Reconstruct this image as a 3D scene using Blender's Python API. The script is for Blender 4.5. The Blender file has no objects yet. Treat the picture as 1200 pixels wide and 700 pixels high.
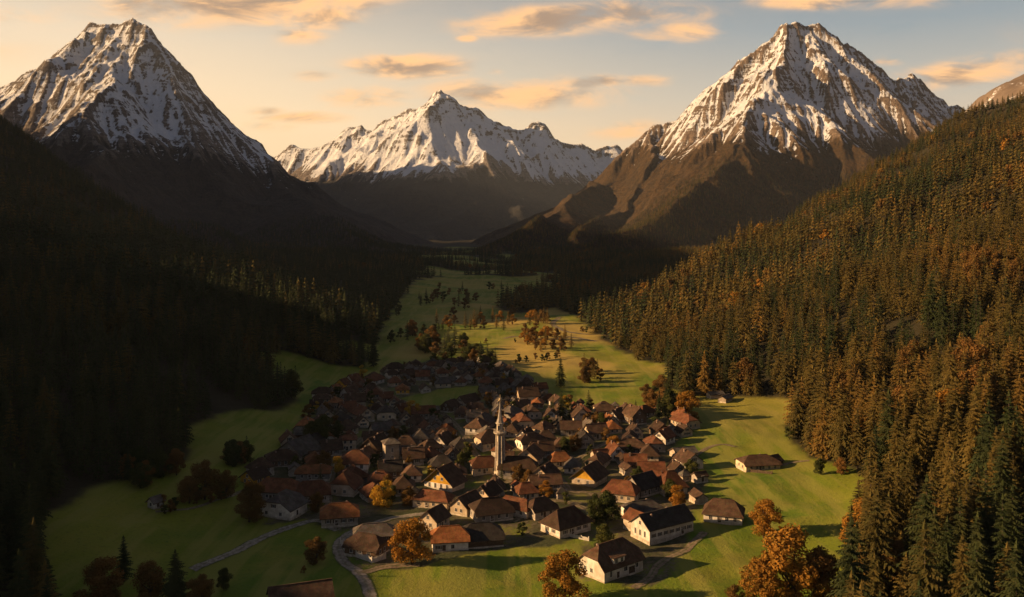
import bpy, math, random
import numpy as np
from mathutils import Vector, Matrix

rnd = random.Random(11)
rng = np.random.default_rng(7)
C = bpy.context.scene.collection
R = math.radians

# ------------------------------------------------------------------ camera
CAM_Z = 85.0
F = 1000.0          # focal length in photo pixels (photo is 1200 x 700)
HOR = 270.0         # horizon row
cam_d = bpy.data.cameras.new('camera')
cam = bpy.data.objects.new('camera', cam_d); C.objects.link(cam)
cam.location = (0, 0, CAM_Z)
cam.rotation_euler = (R(90), 0, 0)
cam_d.sensor_width = 36; cam_d.lens = 30
cam_d.shift_y = -80 / 1200
cam_d.clip_start = 1; cam_d.clip_end = 60000
bpy.context.scene.camera = cam

# ------------------------------------------------------------------ light
SUN_EL, SUN_FWD = 18.0, -4.0         # elevation; degrees the sun stands ahead of due left
S = bpy.context.scene
S.view_settings.view_transform = 'Standard'
S.view_settings.look = 'None'
S.view_settings.exposure = 0.95
S.view_settings.gamma = 1
S.view_settings.use_curve_mapping = False
el, fw = R(SUN_EL), R(SUN_FWD)
to_sun = Vector((-math.cos(el) * math.cos(fw), math.cos(el) * math.sin(fw), math.sin(el)))
sl = bpy.data.lights.new('sun', 'SUN'); sl.energy = 5.0; sl.angle = R(0.5); sl.color = (1.0, 0.63, 0.31)
sun = bpy.data.objects.new('sun', sl); C.objects.link(sun)
sun.rotation_euler = to_sun.to_track_quat('Z', 'Y').to_euler()
sun.location = (-300, 100, 500)
S.cycles.max_bounces = 4; S.cycles.diffuse_bounces = 2; S.cycles.glossy_bounces = 1
S.cycles.transmission_bounces = 2; S.cycles.volume_bounces = 0; S.cycles.transparent_max_bounces = 4
S.cycles.use_denoising = True


class NT:
    """small helper to write node trees"""
    def __init__(s, tree): s.t = tree; s.n = tree.nodes; s.l = tree.links
    def node(s, typ, **kw):
        n = s.n.new(typ)
        for k, v in kw.items():
            setattr(n, k, v)
        return n
    def put(s, sock, v):
        if hasattr(v, 'is_output') or isinstance(v, bpy.types.NodeSocket): s.l.new(v, sock)
        elif isinstance(v, (tuple, list)) and sock.type == 'RGBA' and len(v) == 3: sock.default_value = (*v, 1)
        else: sock.default_value = v
    def math(s, op, a, b=0.0, c=None, clamp=False):
        n = s.node('ShaderNodeMath', operation=op); n.use_clamp = clamp
        s.put(n.inputs[0], a); s.put(n.inputs[1], b)
        if c is not None: s.put(n.inputs[2], c)
        return n.outputs[0]
    def vmath(s, op, a, b=(0, 0, 0)):
        n = s.node('ShaderNodeVectorMath', operation=op)
        s.put(n.inputs[0], a)
        if op == 'SCALE': s.put(n.inputs['Scale'], b)
        else: s.put(n.inputs[1], b)
        return n.outputs[0]
    def mix(s, fac, a, b, mode='MIX'):
        n = s.node('ShaderNodeMix', data_type='RGBA', blend_type=mode)
        s.put(n.inputs[0], fac); s.put(n.inputs[6], a); s.put(n.inputs[7], b)
        return n.outputs[2]
    def ramp(s, fac, stops, interp='LINEAR'):
        n = s.node('ShaderNodeValToRGB'); n.color_ramp.interpolation = interp
        e = n.color_ramp.elements
        while len(e) < len(stops): e.new(0.5)
        for el_, (p, c) in zip(e, stops):
            el_.position = p
            el_.color = (*c, 1) if isinstance(c, (tuple, list)) else (c, c, c, 1)
        s.put(n.inputs[0], fac)
        return n.outputs[0]
    def noise(s, vec, scale, detail=4, rough=0.55, dist=0.0, col=False):
        n = s.node('ShaderNodeTexNoise')
        if vec is not None: s.put(n.inputs['Vector'], vec)
        n.inputs['Scale'].default_value = scale; n.inputs['Detail'].default_value = detail
        n.inputs['Roughness'].default_value = rough; n.inputs['Distortion'].default_value = dist
        return n.outputs['Color' if col else 'Fac']
    def sstep(s, v, lo, hi):
        n = s.node('ShaderNodeMapRange', interpolation_type='SMOOTHSTEP')
        s.put(n.inputs[0], v); n.inputs[1].default_value = lo; n.inputs[2].default_value = hi
        return n.outputs[0]
    def attr(s, name):
        n = s.node('ShaderNodeAttribute'); n.attribute_name = name
        return n.outputs['Fac']


# world: Nishita sky, warmed by a low sunset glow, with sunset clouds
W = bpy.data.worlds.new('World'); S.world = W; W.use_nodes = True
w = NT(W.node_tree); W.node_tree.nodes.clear()
sky = w.node('ShaderNodeTexSky', sky_type='NISHITA', sun_disc=False)
sky.sun_elevation = el
sky.sun_rotation = math.atan2(to_sun.x, to_sun.y)
sky.air_density = 1.0; sky.dust_density = 1.5; sky.ozone_density = 1.0
tc = w.node('ShaderNodeTexCoord').outputs['Generated']
sp = w.node('ShaderNodeSeparateXYZ'); w.put(sp.inputs[0], tc)
dx, dy, dz = sp.outputs
dyc = w.math('MAXIMUM', dy, 0.05)
U = w.math('DIVIDE', dx, dyc); V = w.math('DIVIDE', dz, dyc)
elev = w.math('MAXIMUM', dz, 0.0)
# warm glow low over the horizon, stronger and wider towards the sun
toward = w.math('MULTIPLY_ADD', dx, -0.5, 0.5, clamp=True)
glow_col = w.ramp(elev, [(0.0, (0.62, 0.43, 0.235)), (0.08, (0.56, 0.40, 0.24)), (0.15, (0.33, 0.305, 0.255)), (0.22, (0.165, 0.205, 0.225)), (0.40, (0.05, 0.065, 0.09)), (1.0, (0.008, 0.014, 0.03))])
warm = w.ramp(elev, [(0.0, (0.78, 0.54, 0.28)), (0.12, (0.74, 0.53, 0.30)), (0.21, (0.54, 0.43, 0.30)), (0.30, (0.24, 0.22, 0.20)), (0.45, (0.05, 0.065, 0.09)), (1.0, (0.008, 0.014, 0.03))])
side = w.sstep(toward, 0.28, 0.78)
base = w.mix(side, glow_col, warm)
dusk = w.ramp(elev, [(0.0, (0.125, 0.118, 0.130)), (0.3, (0.066, 0.076, 0.105)), (1.0, (0.008, 0.014, 0.03))])
base = w.mix(w.math('MULTIPLY', w.sstep(dy, 0.25, -0.45), 0.85), base, dusk)
nish = w.vmath('SCALE', sky.outputs[0], 0.05)
skyc = w.mix(0.90, nish, base)
PV = w.node('ShaderNodeCombineXYZ'); w.put(PV.inputs[0], w.math('MULTIPLY', U, 6.0)); w.put(PV.inputs[1], w.math('MULTIPLY', V, 19.0))
n1 = w.noise(PV.outputs[0], 1.6, 7, 0.6, 0.6)
n2 = w.noise(w.vmath('ADD', PV.outputs[0], (-0.12, 0.22, 0.0)), 1.6, 7, 0.6, 0.6)
def blob(px, py, rx, ry, amp, rot=0.0):
    a = w.math('SUBTRACT', U, (px - 600) / F); b = w.math('SUBTRACT', V, (HOR - py) / F)
    c, s_ = math.cos(R(rot)), math.sin(R(rot))
    p = w.math('MULTIPLY_ADD', a, c * F / rx, w.math('MULTIPLY', b, s_ * F / rx))
    q = w.math('MULTIPLY_ADD', b, c * F / ry, w.math('MULTIPLY', a, -s_ * F / ry))
    d = w.math('MULTIPLY_ADD', p, p, w.math('MULTIPLY', q, q))
    return w.math('MULTIPLY', w.math('POWER', 2.718, w.math('MULTIPLY', d, -1.0)), amp)
tot = None
for b in [(290, 2, 130, 20, 1.0, 3), (372, 18, 45, 14, .75), (350, 42, 34, 9, .5), (480, 78, 62, 11, .85), (368, 89, 28, 6, .5), (315, 131, 22, 5, .6),
          (352, 138, 45, 6, .75), (430, 114, 50, 11, .6), (612, 110, 95, 14, .85), (690, 98, 45, 7, .65, 6), (640, 25, 90, 13, .8, 3), (745, 18, 70, 13, .8), (790, 36, 42, 10, .8),
          (755, 95, 30, 6, .6), (1135, 84, 80, 13, .65, 10), (985, 0, 100, 9, .7), (582, 84, 14, 4, .5), (735, 152, 50, 9, .45, 5), (548, 45, 14, 4, .45),
          (310, 148, 45, 8, .4), (1040, 72, 20, 5, .4), (30, 20, 60, 14, .3), (170, 5, 60, 12, .25), (230, 30, 200, 10, .25), (1500, 40, 200, 25, .7), (-250, 60, 200, 20, .7)]:
    v = blob(b[0], b[1], b[2] * 1.15, b[3] * 1.3, *b[4:]); tot = v if tot is None else w.math('MAXIMUM', tot, v)
dens = w.math('ADD', w.math('MULTIPLY', tot, 0.9), w.math('MULTIPLY', w.math('SUBTRACT', n1, 0.5), 1.9))
dens = w.math('MULTIPLY', dens, w.sstep(tot, 0.02, 0.35))
cm = w.math('MULTIPLY', w.sstep(dens, -0.10, 0.85), 0.88)
cm = w.math('MULTIPLY', cm, w.sstep(dy, 0.06, 0.2))
lit = w.sstep(w.math('ADD', w.math('SUBTRACT', n1, n2), w.math('MULTIPLY', w.math('SUBTRACT', dens, .7), -0.22)), -0.10, 0.13)
ccol = w.mix(lit, (0.24, 0.155, 0.10), (0.68, 0.37, 0.155))
skyc = w.mix(cm, skyc, ccol)
bg = w.node('ShaderNodeBackground'); w.put(bg.inputs[0], skyc); bg.inputs[1].default_value = 1.0
out = w.node('ShaderNodeOutputWorld'); w.l.new(bg.outputs[0], out.inputs[0])


# ------------------------------------------------------------------ numpy noise
_perm = np.random.default_rng(3).permutation(4096)
def _h(ix, iy, seed):
    return _perm[(_perm[(_perm[(ix & 4095)] + iy) & 4095] + seed * 131) & 4095]
def pnoise(x, y, seed=0):
    x = np.asarray(x, float); y = np.asarray(y, float)
    ix = np.floor(x).astype(np.int64); iy = np.floor(y).astype(np.int64)
    fx = x - ix; fy = y - iy
    u = fx * fx * fx * (fx * (fx * 6 - 15) + 10); v = fy * fy * fy * (fy * (fy * 6 - 15) + 10)
    def g(a, b, px, py):
        t = _h(a, b, seed) * (2 * math.pi / 4096)
        return np.cos(t) * px + np.sin(t) * py
    n00 = g(ix, iy, fx, fy); n10 = g(ix + 1, iy, fx - 1, fy)
    n01 = g(ix, iy + 1, fx, fy - 1); n11 = g(ix + 1, iy + 1, fx - 1, fy - 1)
    a = n00 + u * (n10 - n00); b = n01 + u * (n11 - n01)
    return (a + v * (b - a)) * 1.5
def fbm(x, y, octv=4, seed=0, gain=0.5):
    s = 0; a = 1; f = 1
    for k in range(octv):
        s = s + a * pnoise(x * f + 17.3 * k, y * f - 9.1 * k, seed + k); a *= gain; f *= 2.03
    return s
def ridged(x, y, octv=5, seed=0, gain=0.5):
    s = 0; a = 1; f = 1; wt = 1
    for k in range(octv):
        n = 1 - np.abs(pnoise(x * f + 7.7 * k, y * f + 3.3 * k, seed + k)) * 1.6
        n = np.clip(n, 0, 1) ** 2
        s = s + a * n * wt; wt = np.clip(n * 1.5, 0, 1); a *= gain; f *= 2.07
    return s
def sp_(d, w_): return 0.5 * (d + np.sqrt(d * d + w_ * w_))      # soft max(0, d)
def smooth(a, b, x):
    t = np.clip((x - a) / (b - a), 0, 1); return t * t * (3 - 2 * t)

# ------------------------------------------------------------------ valley height
XR = ([-200, 100, 200, 300, 425, 531, 700, 850, 1100], [60, 55, 68, 108, 130, 95, 90, 76, 76])
XL = ([-200, 150, 250, 350, 450, 560, 773, 1000, 1500, 2500], [-60, -70, -85, -88, -90, -85, -60, -60, -60, -60])
SL = ([0, 64, 255, 446, 638, 829, 1020, 1600], [0, 17, 54, 97, 160, 235, 308, 520])
SR = ([0, 244, 635, 1124, 1800], [0, 86, 236, 440, 760])
XS = ([-200, 180, 215, 260, 300, 345, 400, 440, 480, 520, 560, 650, 790, 850, 920, 1000, 1300, 3000], [-15, -22, -32, -32, -36, -26, 4, 30, 36, 10, -30, -74, -62, 70, 230, 340, 440, 500])
TE = math.tan(el)
def height(x, y):
    x = np.asarray(x, float); y = np.asarray(y, float)
    wob = 14 * fbm(x / 130 + 5, y / 130, 3, 21)
    # right slope
    d = x - np.interp(y, *XR) + wob
    zr = np.interp(sp_(d, 26) - 3, *SR)
    past = (-1150 * (x - 76) + 1124 * (y - 850)) / 1608.0 + 25 * fbm(x / 200, y / 200, 3, 5)
    zr = zr - 0.75 * sp_(past - 10, 50)
    ridge_amt = smooth(20, 260, d)
    zr = zr + ridge_amt * (14 * fbm(x / 170 - 3, y / 170, 4, 31) + 9 * (ridged(x / 260 + .3 * y / 260, y / 200, 4, 35) - .8))
    # left slope
    dl = np.interp(y, *XL) - x + wob
    zl = np.interp(sp_(dl, 24) - 3, *SL)
    pastl = (1027 * (x + 124) + 956 * (y - 773)) / 1403.0 + 20 * fbm(x / 200, y / 200, 3, 6)
    zl = zl - 0.7 * sp_(pastl - 10, 50)
    zl = zl + smooth(40, 260, dl) * (9 * fbm(x / 150 + 9, y / 150, 4, 41))
    # added off-frame rise on the left, shaped to throw shade over the village
    xe = -(0.625 * np.maximum(y, 0) + 25)
    y0 = y + x * math.tan(fw)
    plane = TE * (np.interp(y0, *XS) - x) * 1.0 + 5 * fbm(x / 60, y / 45, 3, 51) - 3
    zo = np.minimum(zl + 0.95 * np.maximum(xe - x, 0), plane)
    zo = np.minimum(zo, 520 + 420 * smooth(1250, 2200, y) * smooth(4200, 3600, y) + 30 * fbm(x / 200, y / 200, 3, 61))
    zl = np.where(x < xe, np.maximum(zl, zo), zl)
    z = np.maximum(sp_(zr, 4), sp_(zl, 4)) - 2
    # valley floor: faint swells; low wooded rises far up the valley
    z = z + 1.3 * fbm(x / 70, y / 90, 4, 71) + 0.2 * fbm(x / 9, y / 9, 3, 75)
    z = z + smooth(1300, 1700, y) * 16 * np.clip(fbm(x / 330 + 2, y / 420, 3, 81) + .15, 0, 2)
    z = z + .6 * fbm(x / 26 + 3, y / 30, 3, 77) + .12 * np.minimum(sp_(np.abs(x + .065 * y) - 150, 60), 110 + 60 * fbm(x / 160, y / 260, 3, 79)) * smooth(1500, 2300, y) * smooth(7500, 5000, y)
    z = z + 10 * smooth(0, 1, (x - 60) / 200) * smooth(1150, 1500, y) * smooth(2600, 1900, y)
    z = z + 10 * smooth(0, 1, (-x - 60) / 140) * smooth(1000, 1300, y) * smooth(2600, 1900, y)
    return z

def to_px(x, y, z): return 600 + F * x / y, HOR + F * (CAM_Z - z) / y
_DD = np.exp(np.linspace(math.log(90), math.log(9000), 2600))
def ground_at(px, py):
    x = (px - 600) / F * _DD; zr = CAM_Z - (py - HOR) / F * _DD
    g = height(x, _DD) - zr
    i = int(np.argmax(g > 0)) if (g > 0).any() else len(_DD) - 1
    if i > 0:
        t = g[i - 1] / (g[i - 1] - g[i] + 1e-9); D = _DD[i - 1] + t * (_DD[i] - _DD[i - 1])
    else: D = _DD[i]
    X = (px - 600) / F * D
    return X, D, float(height(X, D))

def in_poly(px, py, poly):
    px = np.asarray(px, float); py = np.asarray(py, float)
    r = np.zeros(px.shape, bool); n = len(poly)
    for i in range(n):
        x1, y1 = poly[i]; x2, y2 = poly[(i + 1) % n]
        c = ((y1 > py) != (y2 > py)) & (px < (x2 - x1) * (py - y1) / (y2 - y1 + 1e-9) + x1)
        r ^= c
    return r
OPEN = [(90, 900), (60, 700), (45, 640), (60, 600), (110, 572), (190, 552), (225, 528), (216, 500), (262, 484), (318, 482), (350, 470), (322, 444), (300, 414), (330, 412), (380, 424), (425, 434),
        (436, 420), (392, 408), (390, 399), (436, 404), (446, 388), (452, 372), (470, 350), (488, 328), (520, 322), (600, 322), (640, 330), (668, 342), (650, 356), (676, 372),
        (712, 402), (752, 424), (790, 432), (782, 452), (805, 464), (850, 463), (950, 470), (948, 492), (912, 503), (940, 530), (975, 545), (1022, 556), (1020, 600), (1000, 655), (985, 720), (980, 1100)]
WOOD2 = [(583, 362), (590, 350), (632, 342), (700, 336), (700, 366), (650, 360), (615, 369)]
CLEAR2 = [(1015, 474), (1060, 458), (1100, 455), (1098, 466), (1050, 482)]
def forest_mask(x, y, z):
    """1 where forest stands"""
    px, py = to_px(x, np.maximum(y, 1), z)
    wx = 7 * fbm(x / 22, y / 22, 3, 91); wy = 4 * fbm(x / 25 + 40, y / 25, 3, 93)
    o = in_poly(px + wx, py + wy, OPEN) | in_poly(px + wx, py + wy, CLEAR2)
    near = y < 140
    o = np.where(near, (x > -70) & (x < 60), o)
    o &= ~in_poly(px + wx * .6, py + wy * .4, WOOD2)
    far = (y > 1480)
    vc = np.abs(x + .045 * y) < 125 + 60 * fbm(x / 150, y / 500, 2, 96)
    o = np.where(far, vc & (fbm(x / 260, y / 170, 3, 95) > -.22) & (y < 4200), o)
    o |= (y < 198) & (px < 965) & (x > -75)
    return ~o

# ------------------------------------------------------------------ object helpers
def tag(o, label=None, cat=None, group=None, kind=None):
    if label: o['label'] = label
    if cat: o['category'] = cat
    if group: o['group'] = group
    if kind: o['kind'] = kind
    return o
def link(name, me, parent=None, loc=None, rz=None):
    o = bpy.data.objects.new(name, me); C.objects.link(o)
    if parent: o.parent = parent
    if loc is not None: o.location = loc
    if rz is not None: o.rotation_euler = (0, 0, rz)
    return o
def empty(name, loc, rz=0, sc=1):
    o = bpy.data.objects.new(name, None); C.objects.link(o)
    o.location = loc; o.rotation_euler = (0, 0, rz); o.scale = (sc, sc, sc)
    o.empty_display_size = 0.5
    return o
def copy_tree(o, parent=None):
    c = o.copy(); C.objects.link(c); c.parent = parent
    for ch in o.children: copy_tree(ch, c)
    return c
def np_mesh(name, V_, Q_, smooth_=True):
    """fast mesh from arrays; Q_ is (n,4) or (n,3)"""
    me = bpy.data.meshes.new(name)
    n, k = Q_.shape
    me.vertices.add(len(V_)); me.vertices.foreach_set('co', np.asarray(V_, np.float32).ravel())
    me.loops.add(n * k); me.loops.foreach_set('vertex_index', Q_.astype(np.int32).ravel())
    me.polygons.add(n); me.polygons.foreach_set('loop_start', np.arange(0, n * k, k, dtype=np.int32))
    me.polygons.foreach_set('loop_total', np.full(n, k, np.int32))
    me.polygons.foreach_set('use_smooth', np.full(n, smooth_))
    me.update(calc_edges=True)
    return me
def add_attr(me, name, vals):
    a = me.attributes.new(name, 'FLOAT', 'POINT'); a.data.foreach_set('value', np.asarray(vals, np.float32).ravel())

class MB:
    def __init__(s): s.v = []; s.f = []; s.m = []
    def face(s, pts, m=0):
        i = len(s.v); s.v += [tuple(p) for p in pts]; s.f.append(tuple(range(i, i + len(pts)))); s.m.append(m)
    def poly(s, vs, fs, m=0):
        i = len(s.v); s.v += [tuple(p) for p in vs]
        for f in fs: s.f.append(tuple(i + k for k in f)); s.m.append(m)
    def box(s, x0, x1, y0, y1, z0, z1, m=0):
        vs = [(x, y, z) for z in (z0, z1) for x, y in ((x0, y0), (x1, y0), (x1, y1), (x0, y1))]
        s.poly(vs, [(3, 2, 1, 0), (4, 5, 6, 7), (0, 1, 5, 4), (1, 2, 6, 5), (2, 3, 7, 6), (3, 0, 4, 7)], m)
    def obox(s, c, u, hu, v, hv, n, hn, m=0):
        c, u, v, n = map(Vector, (c, u, v, n)); vs = []
        for k in (-1, 1):
            for a, b in ((-1, -1), (1, -1), (1, 1), (-1, 1)): vs.append(c + u * hu * a + v * hv * b + n * hn * k)
        s.poly(vs, [(3, 2, 1, 0), (4, 5, 6, 7), (0, 1, 5, 4), (1, 2, 6, 5), (2, 3, 7, 6), (3, 0, 4, 7)], m)
    def tube(s, pts, rads, n=7, m=0, cap=True):
        pts = [Vector(p) for p in pts]; rings = []
        for i, p in enumerate(pts):
            t = (pts[min(i + 1, len(pts) - 1)] - pts[max(i - 1, 0)]).normalized()
            a = t.orthogonal().normalized() if abs(t.z) < .9 else Vector((1, 0, 0))
            a = (a - t * a.dot(t)).normalized(); b = t.cross(a)
            rings.append([p + (a * math.cos(2 * math.pi * k / n) + b * math.sin(2 * math.pi * k / n)) * rads[i] for k in range(n)])
        vs = [v for r in rings for v in r]; fs = []
        for i in range(len(pts) - 1):
            for k in range(n): fs.append((i * n + k, i * n + (k + 1) % n, (i + 1) * n + (k + 1) % n, (i + 1) * n + k))
        if cap: fs.append(tuple(range(n - 1, -1, -1))); fs.append(tuple((len(pts) - 1) * n + k for k in range(n)))
        s.poly(vs, fs, m)
    def lathe(s, prof, n=12, m=0, rot=0.0):
        vs = [(r * math.cos(2 * math.pi * k / n + rot), r * math.sin(2 * math.pi * k / n + rot), z) for r, z in prof for k in range(n)]
        fs = [(i * n + k, i * n + (k + 1) % n, (i + 1) * n + (k + 1) % n, (i + 1) * n + k) for i in range(len(prof) - 1) for k in range(n)]
        fs.append(tuple((len(prof) - 1) * n + k for k in range(n)))
        s.poly(vs, fs, m)
    def mesh(s, name, mats, sm=False):
        me = bpy.data.meshes.new(name); me.from_pydata(s.v, [], s.f)
        for mt in mats: me.materials.append(mt)
        me.polygons.foreach_set('material_index', np.array(s.m, np.int32))
        if sm: me.polygons.foreach_set('use_smooth', np.full(len(s.f), True))
        me.update(); return me

# ------------------------------------------------------------------ materials
def mat(name):
    m = bpy.data.materials.new(name); m.use_nodes = True
    t = NT(m.node_tree); t.n.clear()
    b = t.node('ShaderNodeBsdfPrincipled'); o = t.node('ShaderNodeOutputMaterial'); t.l.new(b.outputs[0], o.inputs[0])
    b.inputs['Specular IOR Level'].default_value = 0.15; b.inputs['Roughness'].default_value = 0.9
    t.b = b; t.out = o
    return m, t
def bump(t, h, strength, dist, base_=None):
    n = t.node('ShaderNodeBump'); n.inputs['Strength'].default_value = strength; n.inputs['Distance'].default_value = dist
    t.put(n.inputs['Height'], h)
    if base_ is not None: t.put(n.inputs['Normal'], base_)
    t.l.new(n.outputs[0], t.b.inputs['Normal'])
def geo(t): return t.node('ShaderNodeNewGeometry')

def mk_ground():
    m, t = mat('valley_ground'); P = geo(t).outputs['Position']
    big = t.noise(P, 0.010, 4, .6); mid = t.noise(P, 0.06, 5, .6); fine = t.noise(P, 0.9, 4, .7)
    tiny = t.noise(P, 4.0, 2, .6)
    g = t.mix(t.sstep(big, .35, .65), (0.088, 0.155, 0.010), (0.210, 0.218, 0.018))
    g = t.mix(t.math('MULTIPLY', t.sstep(mid, .45, .70), .55), g, (0.26, 0.225, 0.036))
    g = t.mix(t.math('MULTIPLY', t.sstep(fine, .50, .75), .5), g, (0.040, 0.070, 0.014))
    g = t.mix(t.math('MULTIPLY', t.sstep(tiny, .55, .8), .35), g, (0.17, 0.17, 0.05))
    # mowing lines run with the slope
    mp = t.node('ShaderNodeMapping'); t.put(mp.inputs[0], P); mp.inputs['Rotation'].default_value = (0, 0, R(24)); mp.inputs['Scale'].default_value = (0.16, 0.012, .3)
    st = t.noise(mp.outputs[0], 1.0, 3, .6)
    g = t.mix(t.math('MULTIPLY', t.sstep(st, .45, .60), .60), g, (0.26, 0.24, 0.050))
    # dry golden grass of the far fields
    gold = t.mix(mid, (0.46, 0.32, 0.085), (0.30, 0.235, 0.050))
    gold = t.mix(t.math('MULTIPLY', t.sstep(fine, .5, .8), .4), gold, (0.12, 0.12, 0.03))
    g = t.mix(t.attr('gold'), g, gold)
    dirt = t.mix(t.sstep(fine, .35, .65), (0.060, 0.043, 0.028), (0.16, 0.125, 0.088))
    dirt = t.mix(t.math('MULTIPLY', t.sstep(mid, .42, .62), .8), dirt, (0.040, 0.055, 0.016))
    g = t.mix(t.math('MULTIPLY', t.attr('village'), t.sstep(t.math('ADD', mid, t.math('MULTIPLY', fine, .4)), .50, .72)), g, dirt)
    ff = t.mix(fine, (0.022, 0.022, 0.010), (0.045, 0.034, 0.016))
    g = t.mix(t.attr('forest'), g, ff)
    rock = t.mix(t.noise(P, 0.05, 6, .7), (0.09, 0.065, 0.05), (0.26, 0.20, 0.15))
    rock = t.mix(t.sstep(t.math('ADD', t.noise(P, 0.02, 6, .7), t.math('MULTIPLY', t.noise(P, .2, 4, .7), .3)), .72, .82), rock, (0.72, 0.72, 0.75))
    g = t.mix(t.attr('bare'), g, rock)
    t.put(t.b.inputs['Base Color'], g)
    h = t.math('ADD', t.math('MULTIPLY', fine, .7), t.math('MULTIPLY', tiny, .3))
    bump(t, h, 0.8, 0.5)
    return m

def mk_mountain(name, rock_lo, rock_hi, wood_a, wood_b, scale=1.0):
    m, t = mat(name); G = geo(t); P = G.outputs['Position']
    s = t.node('ShaderNodeSeparateXYZ'); t.put(s.inputs[0], G.outputs['Normal'])
    sc = t.vmath('MULTIPLY', P, (1, 1, 0.22))
    big = t.noise(sc, 0.004 / scale, 5, .6); mid = t.noise(sc, 0.022 / scale, 6, .65, 0.3); fine = t.noise(sc, 0.10 / scale, 5, .7)
    # strata
    mp = t.node('ShaderNodeMapping'); t.put(mp.inputs[0], P); mp.inputs['Rotation'].default_value = (R(20), R(14), 0); mp.inputs['Scale'].default_value = (.006, .006, .06)
    strata = t.noise(mp.outputs[0], 1.0 / scale, 5, .65, .4)
    rock = t.mix(t.sstep(t.math('MULTIPLY_ADD', fine, .5, t.math('MULTIPLY', mid, .5)), .36, .62), rock_lo, rock_hi)
    rock = t.mix(t.math('MULTIPLY', t.sstep(strata, .40, .62), .55), rock, (rock_lo[0] * .7, rock_lo[1] * .7, rock_lo[2] * .7))
    rock = t.mix(t.math('MULTIPLY', t.sstep(fine, .5, .75), .4), rock, (rock_hi[0] * 1.2, rock_hi[1] * 1.2, rock_hi[2] * 1.2))
    wood = t.mix(t.sstep(t.math('MULTIPLY_ADD', fine, .7, t.math('MULTIPLY', mid, .5)), .45, .78), wood_a, wood_b)
    wf = t.sstep(t.math('ADD', t.attr('wood'), t.math('MULTIPLY', t.math('SUBTRACT', t.math('ADD', mid, fine), 1.0), .9)), .38, .60)
    base_ = t.mix(wf, rock, wood)
    sn = t.math('ADD', t.attr('snow'), t.math('MULTIPLY', t.math('SUBTRACT', mid, .5), .75))
    sn = t.math('ADD', sn, t.math('MULTIPLY', t.math('SUBTRACT', fine, .5), 1.15))
    sn = t.math('ADD', sn, t.math('MULTIPLY', t.math('SUBTRACT', strata, .5), -.9))
    sn = t.math('ADD', sn, t.math('MULTIPLY', t.math('SUBTRACT', big, .5), .8))
    sf = t.sstep(sn, .46, .60)
    col = t.mix(sf, base_, t.mix(fine, (0.84, 0.85, 0.87), (0.68, 0.70, 0.74)))
    t.put(t.b.inputs['Base Color'], col)
    h = t.math('ADD', t.math('MULTIPLY', mid, .6), t.math('MULTIPLY', fine, .35))
    h = t.math('ADD', h, t.math('MULTIPLY', strata, .5))
    h = t.math('ADD', h, t.math('MULTIPLY', t.noise(sc, 0.28 / scale, 4, .7), .12))
    h = t.math('MULTIPLY', h, t.math('MULTIPLY_ADD', sf, -.45, 1.0))
    bump(t, h, 0.9, 55 * scale)
    return m

def mk_needles(name, a, b, var=.5):
    m, t = mat(name); P = geo(t).outputs['Position']
    oi = t.node('ShaderNodeObjectInfo').outputs['Random']
    c = t.mix(oi, a, b); n = t.noise(P, 1.3, 3, .6)
    c = t.mix(t.math('MULTIPLY', t.sstep(n, .4, .7), var), c, (a[0] * 1.7, a[1] * 1.5, a[2] * 1.2))
    n3 = t.noise(P, .45, 3, .6)
    c = t.mix(t.math('MULTIPLY', t.sstep(n3, .46, .66), .55), c, (a[0] * .55, a[1] * .85, a[2] * .8))
    t.put(t.b.inputs['Base Color'], c)
    tr = t.node('ShaderNodeBsdfTranslucent'); t.put(tr.inputs[0], c)
    mx = t.node('ShaderNodeMixShader'); mx.inputs[0].default_value = .22
    t.l.new(t.b.outputs[0], mx.inputs[1]); t.l.new(tr.outputs[0], mx.inputs[2]); t.l.new(mx.outputs[0], t.out.inputs[0])
    return m
def mk_bark():
    m, t = mat('bark'); P = geo(t).outputs['Position']
    t.put(t.b.inputs['Base Color'], t.mix(t.noise(P, 3, 4, .7), (0.035, 0.025, 0.018), (0.10, 0.075, 0.055)))
    return m

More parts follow.
